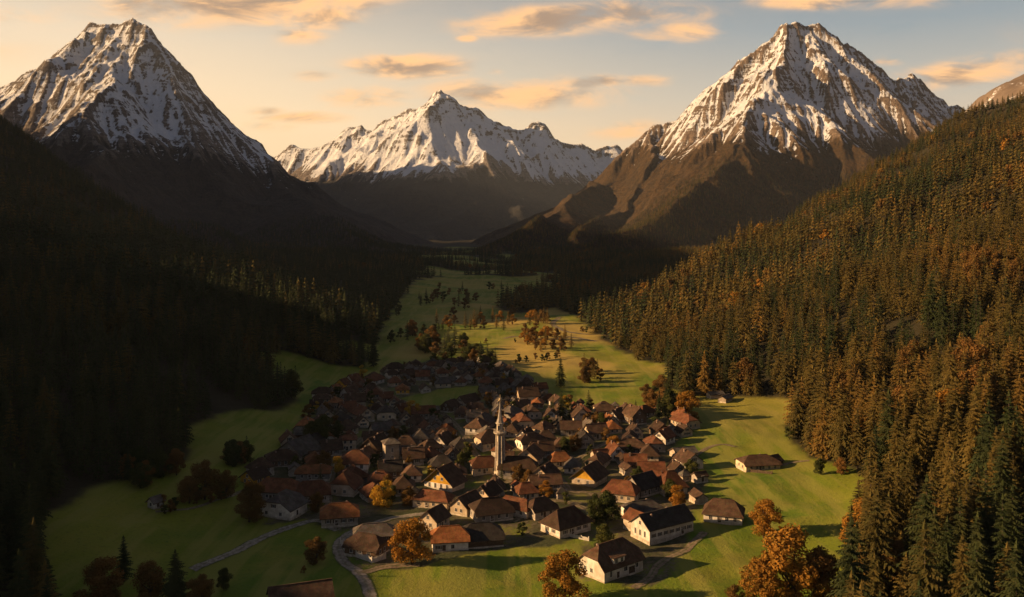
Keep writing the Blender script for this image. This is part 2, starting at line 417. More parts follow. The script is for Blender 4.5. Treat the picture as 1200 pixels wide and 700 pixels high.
def mk_tint(name, ns, lo, hi, rough=.85, kind='wall'):
    """material whose base colour is the object's own colour, broken up by weathering"""
    m, t = mat(name); oi = t.node('ShaderNodeObjectInfo'); tcn = t.node('ShaderNodeTexCoord').outputs['Object']
    P = geo(t).outputs['Position']
    n = t.noise(P, ns, 5, .65); n2 = t.noise(P, ns * 5, 4, .7)
    c = t.mix(1.0, oi.outputs['Color'], t.ramp(oi.outputs['Random'], [(0, (.72, .70, .68)), (.5, (1, .98, .95)), (1, (1.25, 1.18, 1.1))]), 'MULTIPLY')
    c1 = t.mix(1.0, c, (lo, lo * .93, lo * .84), 'MULTIPLY'); c2 = t.mix(1.0, c, (hi, hi, hi), 'MULTIPLY')
    col = t.mix(t.sstep(n, .35, .68), c1, c2)
    col = t.mix(t.math('MULTIPLY', t.sstep(n2, .52, .74), .5), col, c1)
    s = t.node('ShaderNodeSeparateXYZ'); t.put(s.inputs[0], tcn)
    if kind == 'roof':
        mp = t.node('ShaderNodeMapping'); t.put(mp.inputs[0], tcn); mp.inputs['Scale'].default_value = (3.3, 3.3, 3.3)
        wv = t.node('ShaderNodeTexWave', wave_type='BANDS', bands_direction='Z'); t.put(wv.inputs[0], mp.outputs[0])
        wv.inputs['Scale'].default_value = 0.6; wv.inputs['Distortion'].default_value = 1.2; wv.inputs['Detail'].default_value = 2
        wx = t.node('ShaderNodeTexWave', wave_type='BANDS', bands_direction='X'); t.put(wx.inputs[0], mp.outputs[0])
        wx.inputs['Scale'].default_value = 0.45; wx.inputs['Distortion'].default_value = 1.5
        pat = t.math('MULTIPLY', wv.outputs['Fac'], t.math('MULTIPLY_ADD', wx.outputs['Fac'], .5, .5))
        col = t.mix(t.math('MULTIPLY', pat, .45), col, t.mix(1.0, c, (lo * .5, lo * .5, lo * .5), 'MULTIPLY'))
        vo = t.node('ShaderNodeTexVoronoi'); t.put(vo.inputs['Vector'], tcn); vo.inputs['Scale'].default_value = 2.2
        col = t.mix(.22, col, t.mix(1.0, col, vo.outputs['Color'], 'MULTIPLY'))
        moss = t.sstep(t.noise(P, .35, 4, .7), .58, .74)
        col = t.mix(t.math('MULTIPLY', moss, .6), col, (0.060, 0.055, 0.030))
        bump(t, t.math('ADD', pat, t.math('MULTIPLY', n2, 1.5)), .9, .12)
    elif kind == 'plank':
        wv = t.node('ShaderNodeTexWave', wave_type='BANDS', bands_direction='X'); t.put(wv.inputs[0], tcn)
        wv.inputs['Scale'].default_value = 1.1; wv.inputs['Distortion'].default_value = .6
        col = t.mix(t.sstep(wv.outputs['Fac'], .0, .25), c1, col)
        bump(t, wv.outputs['Fac'], .6, .05)
    else:
        base_d = t.sstep(s.outputs[2], 1.1, 0.0)
        col = t.mix(t.math('MULTIPLY', base_d, t.math('MULTIPLY', n2, .8)), col, (0.16, 0.13, 0.095))
        bump(t, n2, .5, .08)
    t.put(t.b.inputs['Base Color'], col); t.b.inputs['Roughness'].default_value = rough
    return m
def mk_plain(name, a, b, ns=1.0, rough=.8, metal=0.0, spec=.2):
    m, t = mat(name); P = geo(t).outputs['Position']
    t.put(t.b.inputs['Base Color'], t.mix(t.sstep(t.noise(P, ns, 5, .65), .35, .65), a, b))
    t.b.inputs['Roughness'].default_value = rough; t.b.inputs['Metallic'].default_value = metal; t.b.inputs['Specular IOR Level'].default_value = spec
    return m

M = {}
M['ground'] = mk_ground()
def mk_lane(name, a, b, mid_grass):
    m, t = mat(name); P = geo(t).outputs['Position']; ac = t.math('ABSOLUTE', t.attr('across'))
    n = t.noise(P, 1.1, 5, .65); n2 = t.noise(P, .35, 4, .7)
    c = t.mix(t.sstep(n, .35, .65), a, b)
    c = t.mix(t.math('MULTIPLY', t.sstep(t.noise(P, .25, 3, .6), .5, .7), .5), c, (a[0] * .6, a[1] * .58, a[2] * .55))
    g = (0.085, 0.105, 0.022)
    e = t.sstep(t.math('ADD', ac, t.math('MULTIPLY', t.math('SUBTRACT', n2, .5), 1.3)), .66, .98)
    c = t.mix(e, c, g)
    ce = t.sstep(t.math('ADD', ac, t.math('MULTIPLY', t.math('SUBTRACT', n, .5), .8)), .30, .02)
    c = t.mix(t.math('MULTIPLY', ce, mid_grass), c, g)
    t.put(t.b.inputs['Base Color'], c); bump(t, n, .6, .1)
    return m
M['road'] = mk_lane('gravel_road', (0.20, 0.165, 0.125), (0.36, 0.31, 0.25), .35)
M['dirt'] = mk_lane('dirt_path', (0.15, 0.11, 0.070), (0.28, 0.21, 0.14), .6)
M['wall'] = mk_tint('plaster', .35, .62, 1.0)
M['roof'] = mk_tint('roof_tiles', .5, .55, 1.1, kind='roof')
M['plank'] = mk_tint('weathered_planks', .8, .6, 1.0, kind='plank')
M['trim'] = mk_plain('painted_trim', (0.50, 0.45, 0.38), (0.66, 0.61, 0.53), 2)
M['wood'] = mk_plain('dark_timber', (0.05, 0.032, 0.02), (0.12, 0.08, 0.05), 2)
M['glass'] = mk_plain('window_glass', (0.02, 0.022, 0.025), (0.04, 0.04, 0.045), 2, .15, 0, .5)
M['brick'] = mk_plain('chimney_brick', (0.18, 0.10, 0.07), (0.36, 0.26, 0.20), 3)
M['stone'] = mk_plain('pale_stone', (0.34, 0.28, 0.20), (0.56, 0.48, 0.37), .9)
M['stone_dark'] = mk_plain('darker_stone', (0.22, 0.17, 0.12), (0.34, 0.28, 0.21), 1.2)  # darker stone for tower panels and chimney caps
M['lead'] = mk_plain('spire_lead', (0.22, 0.19, 0.15), (0.36, 0.31, 0.25), 1.5, .6)
M['gilt'] = mk_plain('gilded_metal', (0.42, 0.32, 0.18), (0.55, 0.43, 0.26), 2, .6, .3)
M['bark'] = mk_bark()
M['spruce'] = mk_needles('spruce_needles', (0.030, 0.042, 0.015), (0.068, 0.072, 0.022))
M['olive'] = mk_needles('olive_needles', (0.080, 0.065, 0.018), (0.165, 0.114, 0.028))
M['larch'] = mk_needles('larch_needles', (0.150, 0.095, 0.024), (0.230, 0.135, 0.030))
M['leaf_gold'] = mk_needles('golden_leaves', (0.46, 0.28, 0.030), (0.55, 0.30, 0.035), .3)
M['leaf_orange'] = mk_needles('orange_leaves', (0.24, 0.120, 0.020), (0.34, 0.155, 0.022))
M['leaf_brown'] = mk_needles('brown_leaves', (0.130, 0.075, 0.022), (0.190, 0.095, 0.025))
M['leaf_green'] = mk_needles('green_leaves', (0.040, 0.052, 0.014), (0.085, 0.085, 0.020))
M['mount_l'] = mk_mountain('left_mountain_rock', (0.15, 0.120, 0.098), (0.38, 0.32, 0.265), (0.050, 0.042, 0.035), (0.100, 0.080, 0.060))  # wood tones greyed and lightened to stand in for haze
M['mount_c'] = mk_mountain('central_mountain_rock', (0.15, 0.12, 0.10), (0.38, 0.32, 0.265), (0.034, 0.034, 0.032), (0.062, 0.055, 0.045), 1.6)
M['mount_r'] = mk_mountain('right_mountain_rock', (0.14, 0.100, 0.072), (0.38, 0.285, 0.205), (0.038, 0.027, 0.013), (0.110, 0.062, 0.022))

# ------------------------------------------------------------------ terrain sheet
def build_ground():
    D = [-140.0]
    while D[-1] < 200: D.append(D[-1] + (8 if D[-1] < 100 else 2.0))
    while D[-1] < 16000: D.append(D[-1] + max(1.6, 0.0062 * D[-1]))
    D = np.array(D)
    uc = np.arange(-0.62, 0.6201, 0.0042)
    side_ = 0.62 + 0.0042 * (np.cumsum(1.045 ** np.arange(1, 70)))
    side_ = side_[side_ < 1.6]
    u = np.concatenate([-side_[::-1], uc, side_])
    X = u[None, :] * (D[:, None] + 150 + 0 * u[None, :]); Y = np.repeat(D[:, None], len(u), 1)
    Z = height(X, Y)
    Z = np.where(Y > 9000, Z - (Y - 9000) * .01, Z)
    nr, nc = X.shape
    V_ = np.stack([X.ravel(), Y.ravel(), Z.ravel()], 1)
    i = np.arange(nr * nc).reshape(nr, nc)
    Q_ = np.stack([i[:-1, :-1].ravel(), i[:-1, 1:].ravel(), i[1:, 1:].ravel(), i[1:, :-1].ravel()], 1)
    me = np_mesh('ground', V_, Q_)
    x, y, z = V_.T
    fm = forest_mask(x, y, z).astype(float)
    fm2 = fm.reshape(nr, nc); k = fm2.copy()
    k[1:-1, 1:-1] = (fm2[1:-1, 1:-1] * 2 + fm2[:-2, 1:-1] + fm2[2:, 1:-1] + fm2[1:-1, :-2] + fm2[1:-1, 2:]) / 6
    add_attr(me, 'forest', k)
    px, py = to_px(x, np.maximum(y, 1), z)
    bare = smooth(285, 330, z + 14 * fbm(x / 60, y / 60, 3, 97)) * (x > 0) * smooth(1000, 1300, y)
    add_attr(me, 'bare', bare)
    gold = smooth(455, 560, y) * smooth(1150, 950, y) * smooth(-110, -60, x) * smooth(-.25, .25, fbm(x / 80, y / 130, 3, 98))
    gold = np.maximum(gold, .45 * smooth(1000, 1300, y) * smooth(2200, 1800, y) * (fbm(x / 150, y / 60, 2, 99) > .1))
    gold = np.maximum(gold, .35 * smooth(60, 90, x) * smooth(340, 380, y) * smooth(480, 440, y))
    add_attr(me, 'gold', gold)
    add_attr(me, 'village', np.where(y > 100, village_mask(x, y, z), 0))
    me.materials.append(M['ground'])
    tag(link('ground', me), kind='structure')
VILL = [(300, 590), (285, 560), (322, 528), (352, 495), (372, 462), (425, 440), (500, 424), (575, 422), (622, 450), (665, 475), (735, 478), (790, 478), (800, 500), (790, 530), (830, 565), (812, 610), (800, 655), (765, 690), (680, 680),
        (690, 625), (640, 640), (560, 650), (470, 665), (420, 665), (400, 625), (360, 610), (310, 612)]
GREEN = [(470, 466), (520, 455), (565, 452), (560, 470), (520, 482), (485, 480)]
def village_mask(x, y, z):
    px, py = to_px(x, y, z)
    a = in_poly(px + 5 * fbm(x / 15, y / 15, 2, 101), py + 4 * fbm(x / 15 + 9, y / 15, 2, 102), VILL) & ~in_poly(px, py, GREEN)
    return a.astype(float)
build_ground()

# ------------------------------------------------------------------ mountains
def P3(px, py, D): return ((px - 600) / F * D, D, CAM_Z + (HOR - py) / F * D)
def erode(Z, X, Y, cell, f0, amps, mask):
    for k, amp in enumerate(amps):
        f = f0 * (2.0 ** k)
        # the slope of a smoothed surface, so that gullies keep a direction
        r_ = max(1, int(.22 / f / cell)); B = Z
        for _ in range(2):
            for ax in (0, 1):
                cs = np.cumsum(np.pad(B, [(r_ + 1, r_) if a == ax else (0, 0) for a in (0, 1)], mode='edge'), axis=ax)
                n_ = B.shape[ax]; hi = np.take(cs, range(2 * r_ + 1, 2 * r_ + 1 + n_), axis=ax); lo = np.take(cs, range(0, n_), axis=ax)
                B = (hi - lo) / (2 * r_ + 1)
        gy, gx = np.gradient(B, cell)
        mag = np.sqrt(gx * gx + gy * gy) + 1e-6
        cx, cy = -gy / mag, gx / mag
        px_, py_ = X * f, Y * f
        ix, iy = np.floor(px_), np.floor(py_)
        acc = np.zeros_like(Z); ws = np.zeros_like(Z)
        for i in (-1, 0, 1, 2):
            for j in (-1, 0, 1, 2):
                a = (ix + i).astype(np.int64); b = (iy + j).astype(np.int64)
                ox = _h(a, b, 201 + k) / 4096.0 - .5; oy = _h(a, b, 301 + k) / 4096.0 - .5
                vx = px_ - (ix + i) - ox; vy = py_ - (iy + j) - oy
                w_ = np.exp(-(vx * vx + vy * vy) * 1.5)
                ph = 2 * math.pi * (vx * cx + vy * cy) * 1.7
                acc += np.cos(ph) * w_; ws += w_
        r = acc / (ws + 1e-6)
        r = 1 - 2 * np.sqrt(np.clip(1 - (r + 1) / 2, 0, 1))        # sharper crests than gullies
        Z = Z + amp * r * mask * np.clip(mag * 1.4, .15, 1.1)
    return Z
def mountain(name, label, x0, x1, y0, y1, cell, ridges, m, snow_lo, snow_hi, wood_lo, wood_hi, f0, amps, warp, seed, slope=1.12, zcut=-25, rocky=.8):
    xs = np.arange(x0, x1, cell); ys = np.arange(y0, y1, cell)
    X, Y = np.meshgrid(xs, ys)
    wx = warp * fbm(X / (warp * 9), Y / (warp * 9), 4, seed); wy = warp * fbm(X / (warp * 9) + 50, Y / (warp * 9), 4, seed + 5)
    Z = np.full(X.shape, -200.0)
    for rd in ridges:
        pts = rd['p']; sl_ = rd.get('s', slope)
        k = rd.get('w', 1.0)
        XX = X + wx * k; YY = Y + wy * k
        for (ax, ay, az), (bx, by, bz) in zip(pts[:-1], pts[1:]):
            ux, uy = bx - ax, by - ay; L2 = ux * ux + uy * uy
            t = np.clip(((XX - ax) * ux + (YY - ay) * uy) / L2, 0, 1)
            d = np.hypot(XX - (ax + t * ux), YY - (ay + t * uy))
            zz = az + t * (bz - az)
            h = zz - sl_ * (d - 0.00009 * np.minimum(d, 2200) ** 2)      # concave flanks
            Z = np.maximum(Z, h)
    top = Z.max()
    up = smooth(-20, 250, Z)
    Z = Z + up * warp * (ridged((X + wx) / (warp * 12), (Y + wy) / (warp * 12), 3, seed + 9) - .95) * .80
    Z = erode(Z, X, Y, cell, f0, amps, .25 + .75 * smooth(0, top * .5, Z))
    Z = Z + smooth(top * .3, top * .9, Z) * (warp * .44) * (ridged((X + .3 * wx) / (warp * 4.4), (Y + .3 * wy) / (warp * 4.4), 5, seed + 13, .52) - .8)
    gy, gx = np.gradient(Z, cell)
    sl = np.hypot(gx, gy)
    lap = Z.copy() * 0
    B = Z.copy()
    for _ in range(6):
        B[1:-1, 1:-1] = (B[:-2, 1:-1] + B[2:, 1:-1] + B[1:-1, :-2] + B[1:-1, 2:]) / 4
    hollow = np.clip((B - Z) / cell * 2.0, -1, 1)
    big = fbm(X / 700, Y / 700, 3, seed + 17)
    sn = smooth(snow_lo, snow_hi, Z + 120 * big + 40 * hollow)
    snow = sn * 1.14 - smooth(.6, 1.55, sl) * rocky + .22 * hollow
    wood = 1 - smooth(wood_lo, wood_hi, Z + 80 * big - 60 * hollow)
    nr, nc = X.shape
    i = np.arange(nr * nc).reshape(nr, nc)
    Q_ = np.stack([i[:-1, :-1].ravel(), i[:-1, 1:].ravel(), i[1:, 1:].ravel(), i[1:, :-1].ravel()], 1)
    keep = (Z.ravel()[Q_] > zcut).any(1); Q_ = Q_[keep]
    used = np.zeros(nr * nc, bool); used[Q_.ravel()] = True
    remap = np.cumsum(used) - 1
    V_ = np.stack([X.ravel(), Y.ravel(), Z.ravel()], 1)[used]
    me = np_mesh(name, V_, remap[Q_])
    add_attr(me, 'snow', snow.ravel()[used]); add_attr(me, 'wood', wood.ravel()[used])
    me.materials.append(m)
    o = link(name, me); tag(o, label, 'mountain', kind='structure')
    return X, Y, Z

def rp(*a): return [P3(*q) for q in a]
ML = mountain('mountain', 'flat topped snowy mountain on the left', -4300, 150, 1500, 6400, 7.2, [
    dict(p=rp((-160, 200, 5600), (-60, 140, 5200), (0, 117, 5000), (40, 85, 4900), (60, 72, 4850), (76, 76, 4820), (88, 60, 4780), (99, 46, 4740), (106, 44, 4720), (107, 17, 4690), (126, 22, 4660), (150, 27, 4630), (172, 26, 4600), (182, 38, 4620), (200, 72, 4680), (228, 102, 4740), (262, 132, 4800), (292, 162, 4850),
              (330, 202, 4900), (380, 248, 4950), (425, 276, 5000)), w=.14),
    dict(p=rp((140, 33, 4630), (134, 72, 4250), (114, 118, 3900), (120, 150, 3650), (98, 200, 3200), (100, 250, 2700)), s=.90),
    dict(p=rp((60, 72, 4850), (20, 130, 4400), (-40, 200, 3800)), s=1.0),
    dict(p=rp((200, 72, 4680), (215, 118, 4380), (232, 165, 4080)), s=1.15),
    dict(p=rp((300, 178, 4700), (345, 218, 4100), (390, 255, 3350), (432, 284, 2650), (470, 300, 2250), (512, 314, 1850)), s=.52, w=.5),
    dict(p=rp((200, 250, 3000), (300, 290, 2300), (380, 306, 1900)), s=.45, w=.8),
], M['mount_l'], 285, 680, 300, 620, 1 / 560., [46, 25, 13, 8, 4, 3], 55, 401, rocky=.64)
MR = mountain('mountain', 'snowy rocky mountain with a bronze lit ridge on the right', -500, 4200, 1700, 6800, 7.2, [
    dict(p=rp((560, 290, 5250), (600, 274, 5250), (640, 252, 5200), (700, 202, 5100), (740, 160, 5060), (768, 133, 5030), (778, 131, 5030), (800, 115, 5010), (830, 82, 5000), (862, 62, 5000), (890, 52, 5000), (905, 32, 5000), (922, 20, 5000), (940, 20, 5010), (967, 20, 5030), (978, 44, 5050), (998, 38, 5070), (1010, 62, 5080), (1030, 80, 5090), (1040, 105, 5100)), w=.14),
    dict(p=rp((1036, 102, 5100), (1048, 88, 5400), (1062, 85, 5600), (1080, 90, 5600), (1100, 100, 5600), (1110, 112, 5600), (1122, 112, 5600), (1135, 126, 5600), (1200, 160, 5600), (1300, 190, 5600)), w=.14),
    dict(p=rp((923, 18, 5000), (908, 70, 4620), (888, 105, 4330), (868, 135, 4080), (856, 165, 3820), (812, 210, 3400), (762, 250, 3000), (690, 285, 2550), (630, 304, 2200)), s=.90),
    dict(p=rp((773, 131, 5030), (765, 180, 4600), (735, 232, 4150), (680, 270, 3700)), s=1.0),
    dict(p=rp((1062, 85, 5600), (1085, 170, 4950), (1110, 240, 4300)), s=1.1),
    dict(p=rp((690, 212, 4700), (650, 246, 4200), (608, 272, 3500), (575, 288, 2950), (556, 297, 2600), (560, 308, 2100)), s=.50, w=.5),
    dict(p=rp((600, 312, 1950), (650, 308, 2000), (720, 300, 2200), (820, 292, 2500), (900, 285, 2700)), s=.35, w=1.0),
], M['mount_r'], 420, 660, 420, 700, 1 / 560., [50, 27, 15, 9, 5, 3], 55, 431, rocky=.66)
MC = mountain('mountain', 'distant snowy mountain in the middle closing the valley', -4900, 3200, 6100, 11500, 13, [
    dict(p=rp((250, 215, 9800), (300, 190, 9700), (339, 172, 9600), (369, 168, 9500), (392, 157, 9400), (407, 139, 9350), (424, 142, 9300), (437, 151, 9250), (454, 138, 9200), (471, 130, 9150), (493, 116, 9080), (510, 106, 9020), (527, 108, 9000), (538, 116, 9000), (557, 120, 9020), (574, 138, 9060), (596, 152, 9100), (606, 152, 9150), (619, 145, 9200), (634, 144, 9250), (649, 154, 9300),
              (664, 160, 9350), (681, 161, 9400), (696, 172, 9450), (716, 172, 9500), (800, 190, 9800)), w=.12),
    dict(p=rp((-20, 100, 7800), (40, 80, 7800), (120, 55, 7800), (190, 84, 7800), (238, 128, 7850), (272, 165, 7900)), w=.14),  # hidden ridge added behind the left mountain to shade the central foot
    dict(p=rp((120, 60, 7800), (115, 75, 7300), (120, 95, 6800)), w=.14),  # second hidden ridge, added to widen that shadow towards the viewer
    dict(p=rp((512, 106, 9020), (500, 140, 8600), (494, 172, 8250), (491, 200, 7900), (478, 240, 7400), (470, 272, 6900)), s=.85),
    dict(p=rp((407, 139, 9350), (392, 185, 8800), (385, 235, 8200), (380, 268, 7600)), s=.85),
    dict(p=rp((634, 144, 9250), (628, 195, 8700), (640, 245, 8100)), s=.85),
    dict(p=rp((574, 138, 9060), (572, 190, 8500), (560, 250, 7800)), s=.9),
], M['mount_c'], 560, 800, 450, 760, 1 / 950., [72, 38, 20, 11, 7], 90, 461, slope=.95, rocky=.56)

# ------------------------------------------------------------------ trees
def spruce_mesh(name, seed, H, lv, mats, split=False, thin=1.0):
    r = random.Random(seed); T = MB(); Cn = MB()
    rad = H * r.uniform(.145, .19) * thin
    ns = {2: 8, 1: 5, 0: 4}[lv]
    lean = (r.uniform(-.01, .01) * H, r.uniform(-.01, .01) * H)
    T.tube([(0, 0, -1.5), (0, 0, H * .3), (lean[0], lean[1], H * .97)], [H * .016, H * .012, H * .002], ns)
    whorls = {2: 26, 1: 15, 0: 7}[lv]; per = {2: 8, 1: 7, 0: 5}[lv]
    for i in range(whorls):
        t = i / (whorls - 1)
        z = H * (.10 + .86 * t ** .92)
        R_ = rad * (1 - t) ** .80 * (1 - .35 * max(0, .16 - t) / .16) + .018 * H
        for k in range(per):
            if r.random() < .08: continue
            a = 2 * math.pi * (k + r.random() * .9) / per + i * 1.3
            L = R_ * r.uniform(.68, 1.22); zz = z + r.uniform(-.02, .02) * H
            ca, sa = math.cos(a), math.sin(a)
            bx, by = lean[0] * t, lean[1] * t
            droop = r.uniform(.22, .5) * (1 - .6 * t)
            wdt = L * r.uniform(.26, .38) + .04 * H / whorls * 3
            segs = {2: 5, 1: 3, 0: 2}[lv]
            pts = []
            for s in range(segs + 1):
                q = s / segs
                pts.append((bx + ca * L * q, by + sa * L * q, zz + L * (.10 * q - droop * q * q) * 1.3))
            for s in range(segs):
                q0 = s / segs; p0 = pts[s]; p1 = pts[s + 1]
                w0 = wdt * (1 - q0) ** .6
                for sgn in (-1, 1):
                    px_ = -sa * sgn; py_ = ca * sgn
                    j = r.uniform(.75, 1.25)
                    tip = (p1[0] + px_ * w0 * j + ca * L * .05, p1[1] + py_ * w0 * j + sa * L * .05, p1[2] - w0 * r.uniform(.25, .8))
                    Cn.face([p0, tip, p1])
                    if lv == 2:
                        mid = ((p0[0] + p1[0]) / 2, (p0[1] + p1[1]) / 2, (p0[2] + p1[2]) / 2)
                        dn = (mid[0] + px_ * w0 * .35, mid[1] + py_ * w0 * .35, mid[2] - w0 * r.uniform(.7, 1.3))
                        Cn.face([p0, dn, p1])
                if lv < 2:
                    Cn.face([p0, p1, (p1[0] - ca * L * .1, p1[1] - sa * L * .1, p1[2] - w0 * r.uniform(.5, 1.0))])
            if lv == 0:
                Cn.face([(bx, by, zz + .06 * H), (pts[-1][0] - sa * wdt, pts[-1][1] + ca * wdt, pts[-1][2]), (pts[-1][0] + sa * wdt, pts[-1][1] - ca * wdt, pts[-1][2])])
    for k in range(4):                                # leader
        a = k * 1.57
        Cn.face([(lean[0], lean[1], H), (lean[0] + .02 * H * math.cos(a), lean[1] + .02 * H * math.sin(a), H * .93), (lean[0] + .02 * H * math.cos(a + 1.5), lean[1] + .02 * H * math.sin(a + 1.5), H * .935)])
    if split: return T.mesh(name + '_trunk', [mats[0]], True), Cn.mesh(name + '_crown', [mats[1]])
    Cn.m = [1] * len(Cn.f); Cn.poly(T.v, T.f, 0)
    return Cn.mesh(name, mats)

def leafy_mesh(name, seed, H, n, mats, split=False, leaf=.30, wide=.44, base_=.03):
    """broadleaf tree: trunk with limbs, crown of leaf faces gathered in uneven clumps"""
    r = random.Random(seed); T = MB(); Cn = MB(); g = np.random.default_rng(seed)
    T.tube([(0, 0, -1), (r.uniform(-.02, .02) * H, 0, H * .25), (r.uniform(-.04, .04) * H, r.uniform(-.04, .04) * H, H * .7)], [H * .030, H * .021, H * .007], 8)
    clumps = []
    nc = 26 if n > 900 else 10
    for i in range(nc):
        a = r.uniform(0, 6.28); q = r.random() ** .6; zt = r.random()
        prof = math.sin(math.pi * min(1, (zt * .74 + .22))) ** .6
        rr = H * wide * prof * q * .82
        c = Vector((math.cos(a) * rr, math.sin(a) * rr, H * (base_ + .10 + (.80 - base_) * zt)))
        clumps.append((c, H * r.uniform(.09, .16)))
        if i < 9:
            T.tube([(0, 0, H * (.18 + .03 * i)), tuple(c * .55 + Vector((0, 0, H * .14))), tuple(c)], [H * .011, H * .008, H * .003], 5)
    clumps.append((Vector((0, 0, H * .5)), H * .16)); clumps.append((Vector((0, 0, H * .86)), H * .11))
    per = n // len(clumps)
    for c, cr in clumps:
        for _ in range(per):
            d = Vector(g.normal(size=3)).normalized() * cr * r.uniform(.55, 1.15) ** 1.0
            d.z *= .85
            p = c + d
            if p.z < H * base_: p.z = H * base_ + r.random() * .05 * H
            nrm = (d.normalized() + Vector(g.normal(size=3)) * .55).normalized()
            u = nrm.orthogonal().normalized(); v = nrm.cross(u)
            ang = r.uniform(0, 6.28); s = leaf * r.uniform(.6, 1.35)
            u2 = (u * math.cos(ang) + v * math.sin(ang)) * s; v2 = (v * math.cos(ang) - u * math.sin(ang)) * s * .7
            Cn.face([p - u2, p + v2 * .8, p + u2, p - v2])
    if split: return T.mesh(name + '_trunk', [mats[0]], True), Cn.mesh(name + '_crown', [mats[1]])
    Cn.m = [1] * len(Cn.f); Cn.poly(T.v, T.f, 0)
    return Cn.mesh(name, mats)

def pair(f, *a, **k): return f(*a, split=True, **k)
SPR = {}       # near spruces, unit height 20
for key, mt in (('green', 'spruce'), ('olive', 'olive'), ('larch', 'larch')):
    SPR[key] = [pair(spruce_mesh, 'spruce', 10 + i + hash_ * 17, 20, 2, [M['bark'], M[mt]], thin=(1.15, .88, 1.32)[i % 3]) for hash_ in (len(key),) for i in range(3)]
LEAF = {}      # near broadleaves, unit height 10
for key, mt in (('gold', 'leaf_gold'), ('orange', 'leaf_orange'), ('brown', 'leaf_brown'), ('green', 'leaf_green')):
    LEAF[key] = [pair(leafy_mesh, 'broadleaf', 50 + i + len(key) * 7, 10, 7600, [M['bark'], M[mt]], leaf=.20, wide=(.44, .38)[i]) for i in range(2)]
LEAFS = {}     # lighter meshes for small far trees
for key, mt in (('gold', 'leaf_gold'), ('orange', 'leaf_orange'), ('brown', 'leaf_brown'), ('green', 'leaf_green')):
    LEAFS[key] = pair(leafy_mesh, 'small_broadleaf', 90 + len(key), 10, 900, [M['bark'], M[mt]], leaf=.45, wide=.42)
SPRM = {k: pair(spruce_mesh, 'small_spruce', 33 + len(k), 20, 1, [M['bark'], M[mt]]) for k, mt in (('green', 'spruce'), ('olive', 'olive'), ('larch', 'larch'))}
# meshes for the forest masses
proto_specs = []
def proto(me):
    o = bpy.data.objects.new('tree_source', me); proto_specs.append(o); return len(proto_specs) - 1
PM = {  # (distance level, colour) -> list of prototype indices ; level 1 mid, 0 far
    (1, 'green'): [proto(spruce_mesh('mid_spruce', 200 + i, 20, 1, [M['bark'], M['spruce']], thin=(1.1, 1.3)[i])) for i in range(2)],
    (1, 'olive'): [proto(spruce_mesh('mid_olive', 210 + i, 20, 1, [M['bark'], M['olive']], thin=(1.1, 1.3)[i])) for i in range(2)],
    (1, 'larch'): [proto(spruce_mesh('mid_larch', 220 + i, 20, 1, [M['bark'], M['larch']], thin=1.15)) for i in range(1)],
    (0, 'green'): [proto(spruce_mesh('far_spruce', 230 + i, 20, 0, [M['bark'], M['spruce']])) for i in range(2)],
    (0, 'olive'): [proto(spruce_mesh('far_olive', 240 + i, 20, 0, [M['bark'], M['olive']])) for i in range(1)],
    (0, 'larch'): [proto(spruce_mesh('far_larch', 250 + i, 20, 0, [M['bark'], M['larch']], thin=1.2)) for i in range(1)],
    (0, 'brown'): [proto(leafy_mesh('far_broadleaf', 260, 10, 260, [M['bark'], M['leaf_brown']], leaf=.9))],
    (0, 'orange'): [proto(leafy_mesh('far_orange_broadleaf', 261, 10, 260, [M['bark'], M['leaf_orange']], leaf=.9))],
    (1, 'brown'): [proto(leafy_mesh('mid_broadleaf', 262, 10, 1200, [M['bark'], M['leaf_brown']], leaf=.42))],
}
SCATTER = []     # (x, y, z, scale, rot, proto, mass name)
INDIV = []       # individual trees: dict(kind, colour, x, y, z, h, hand, label, group)

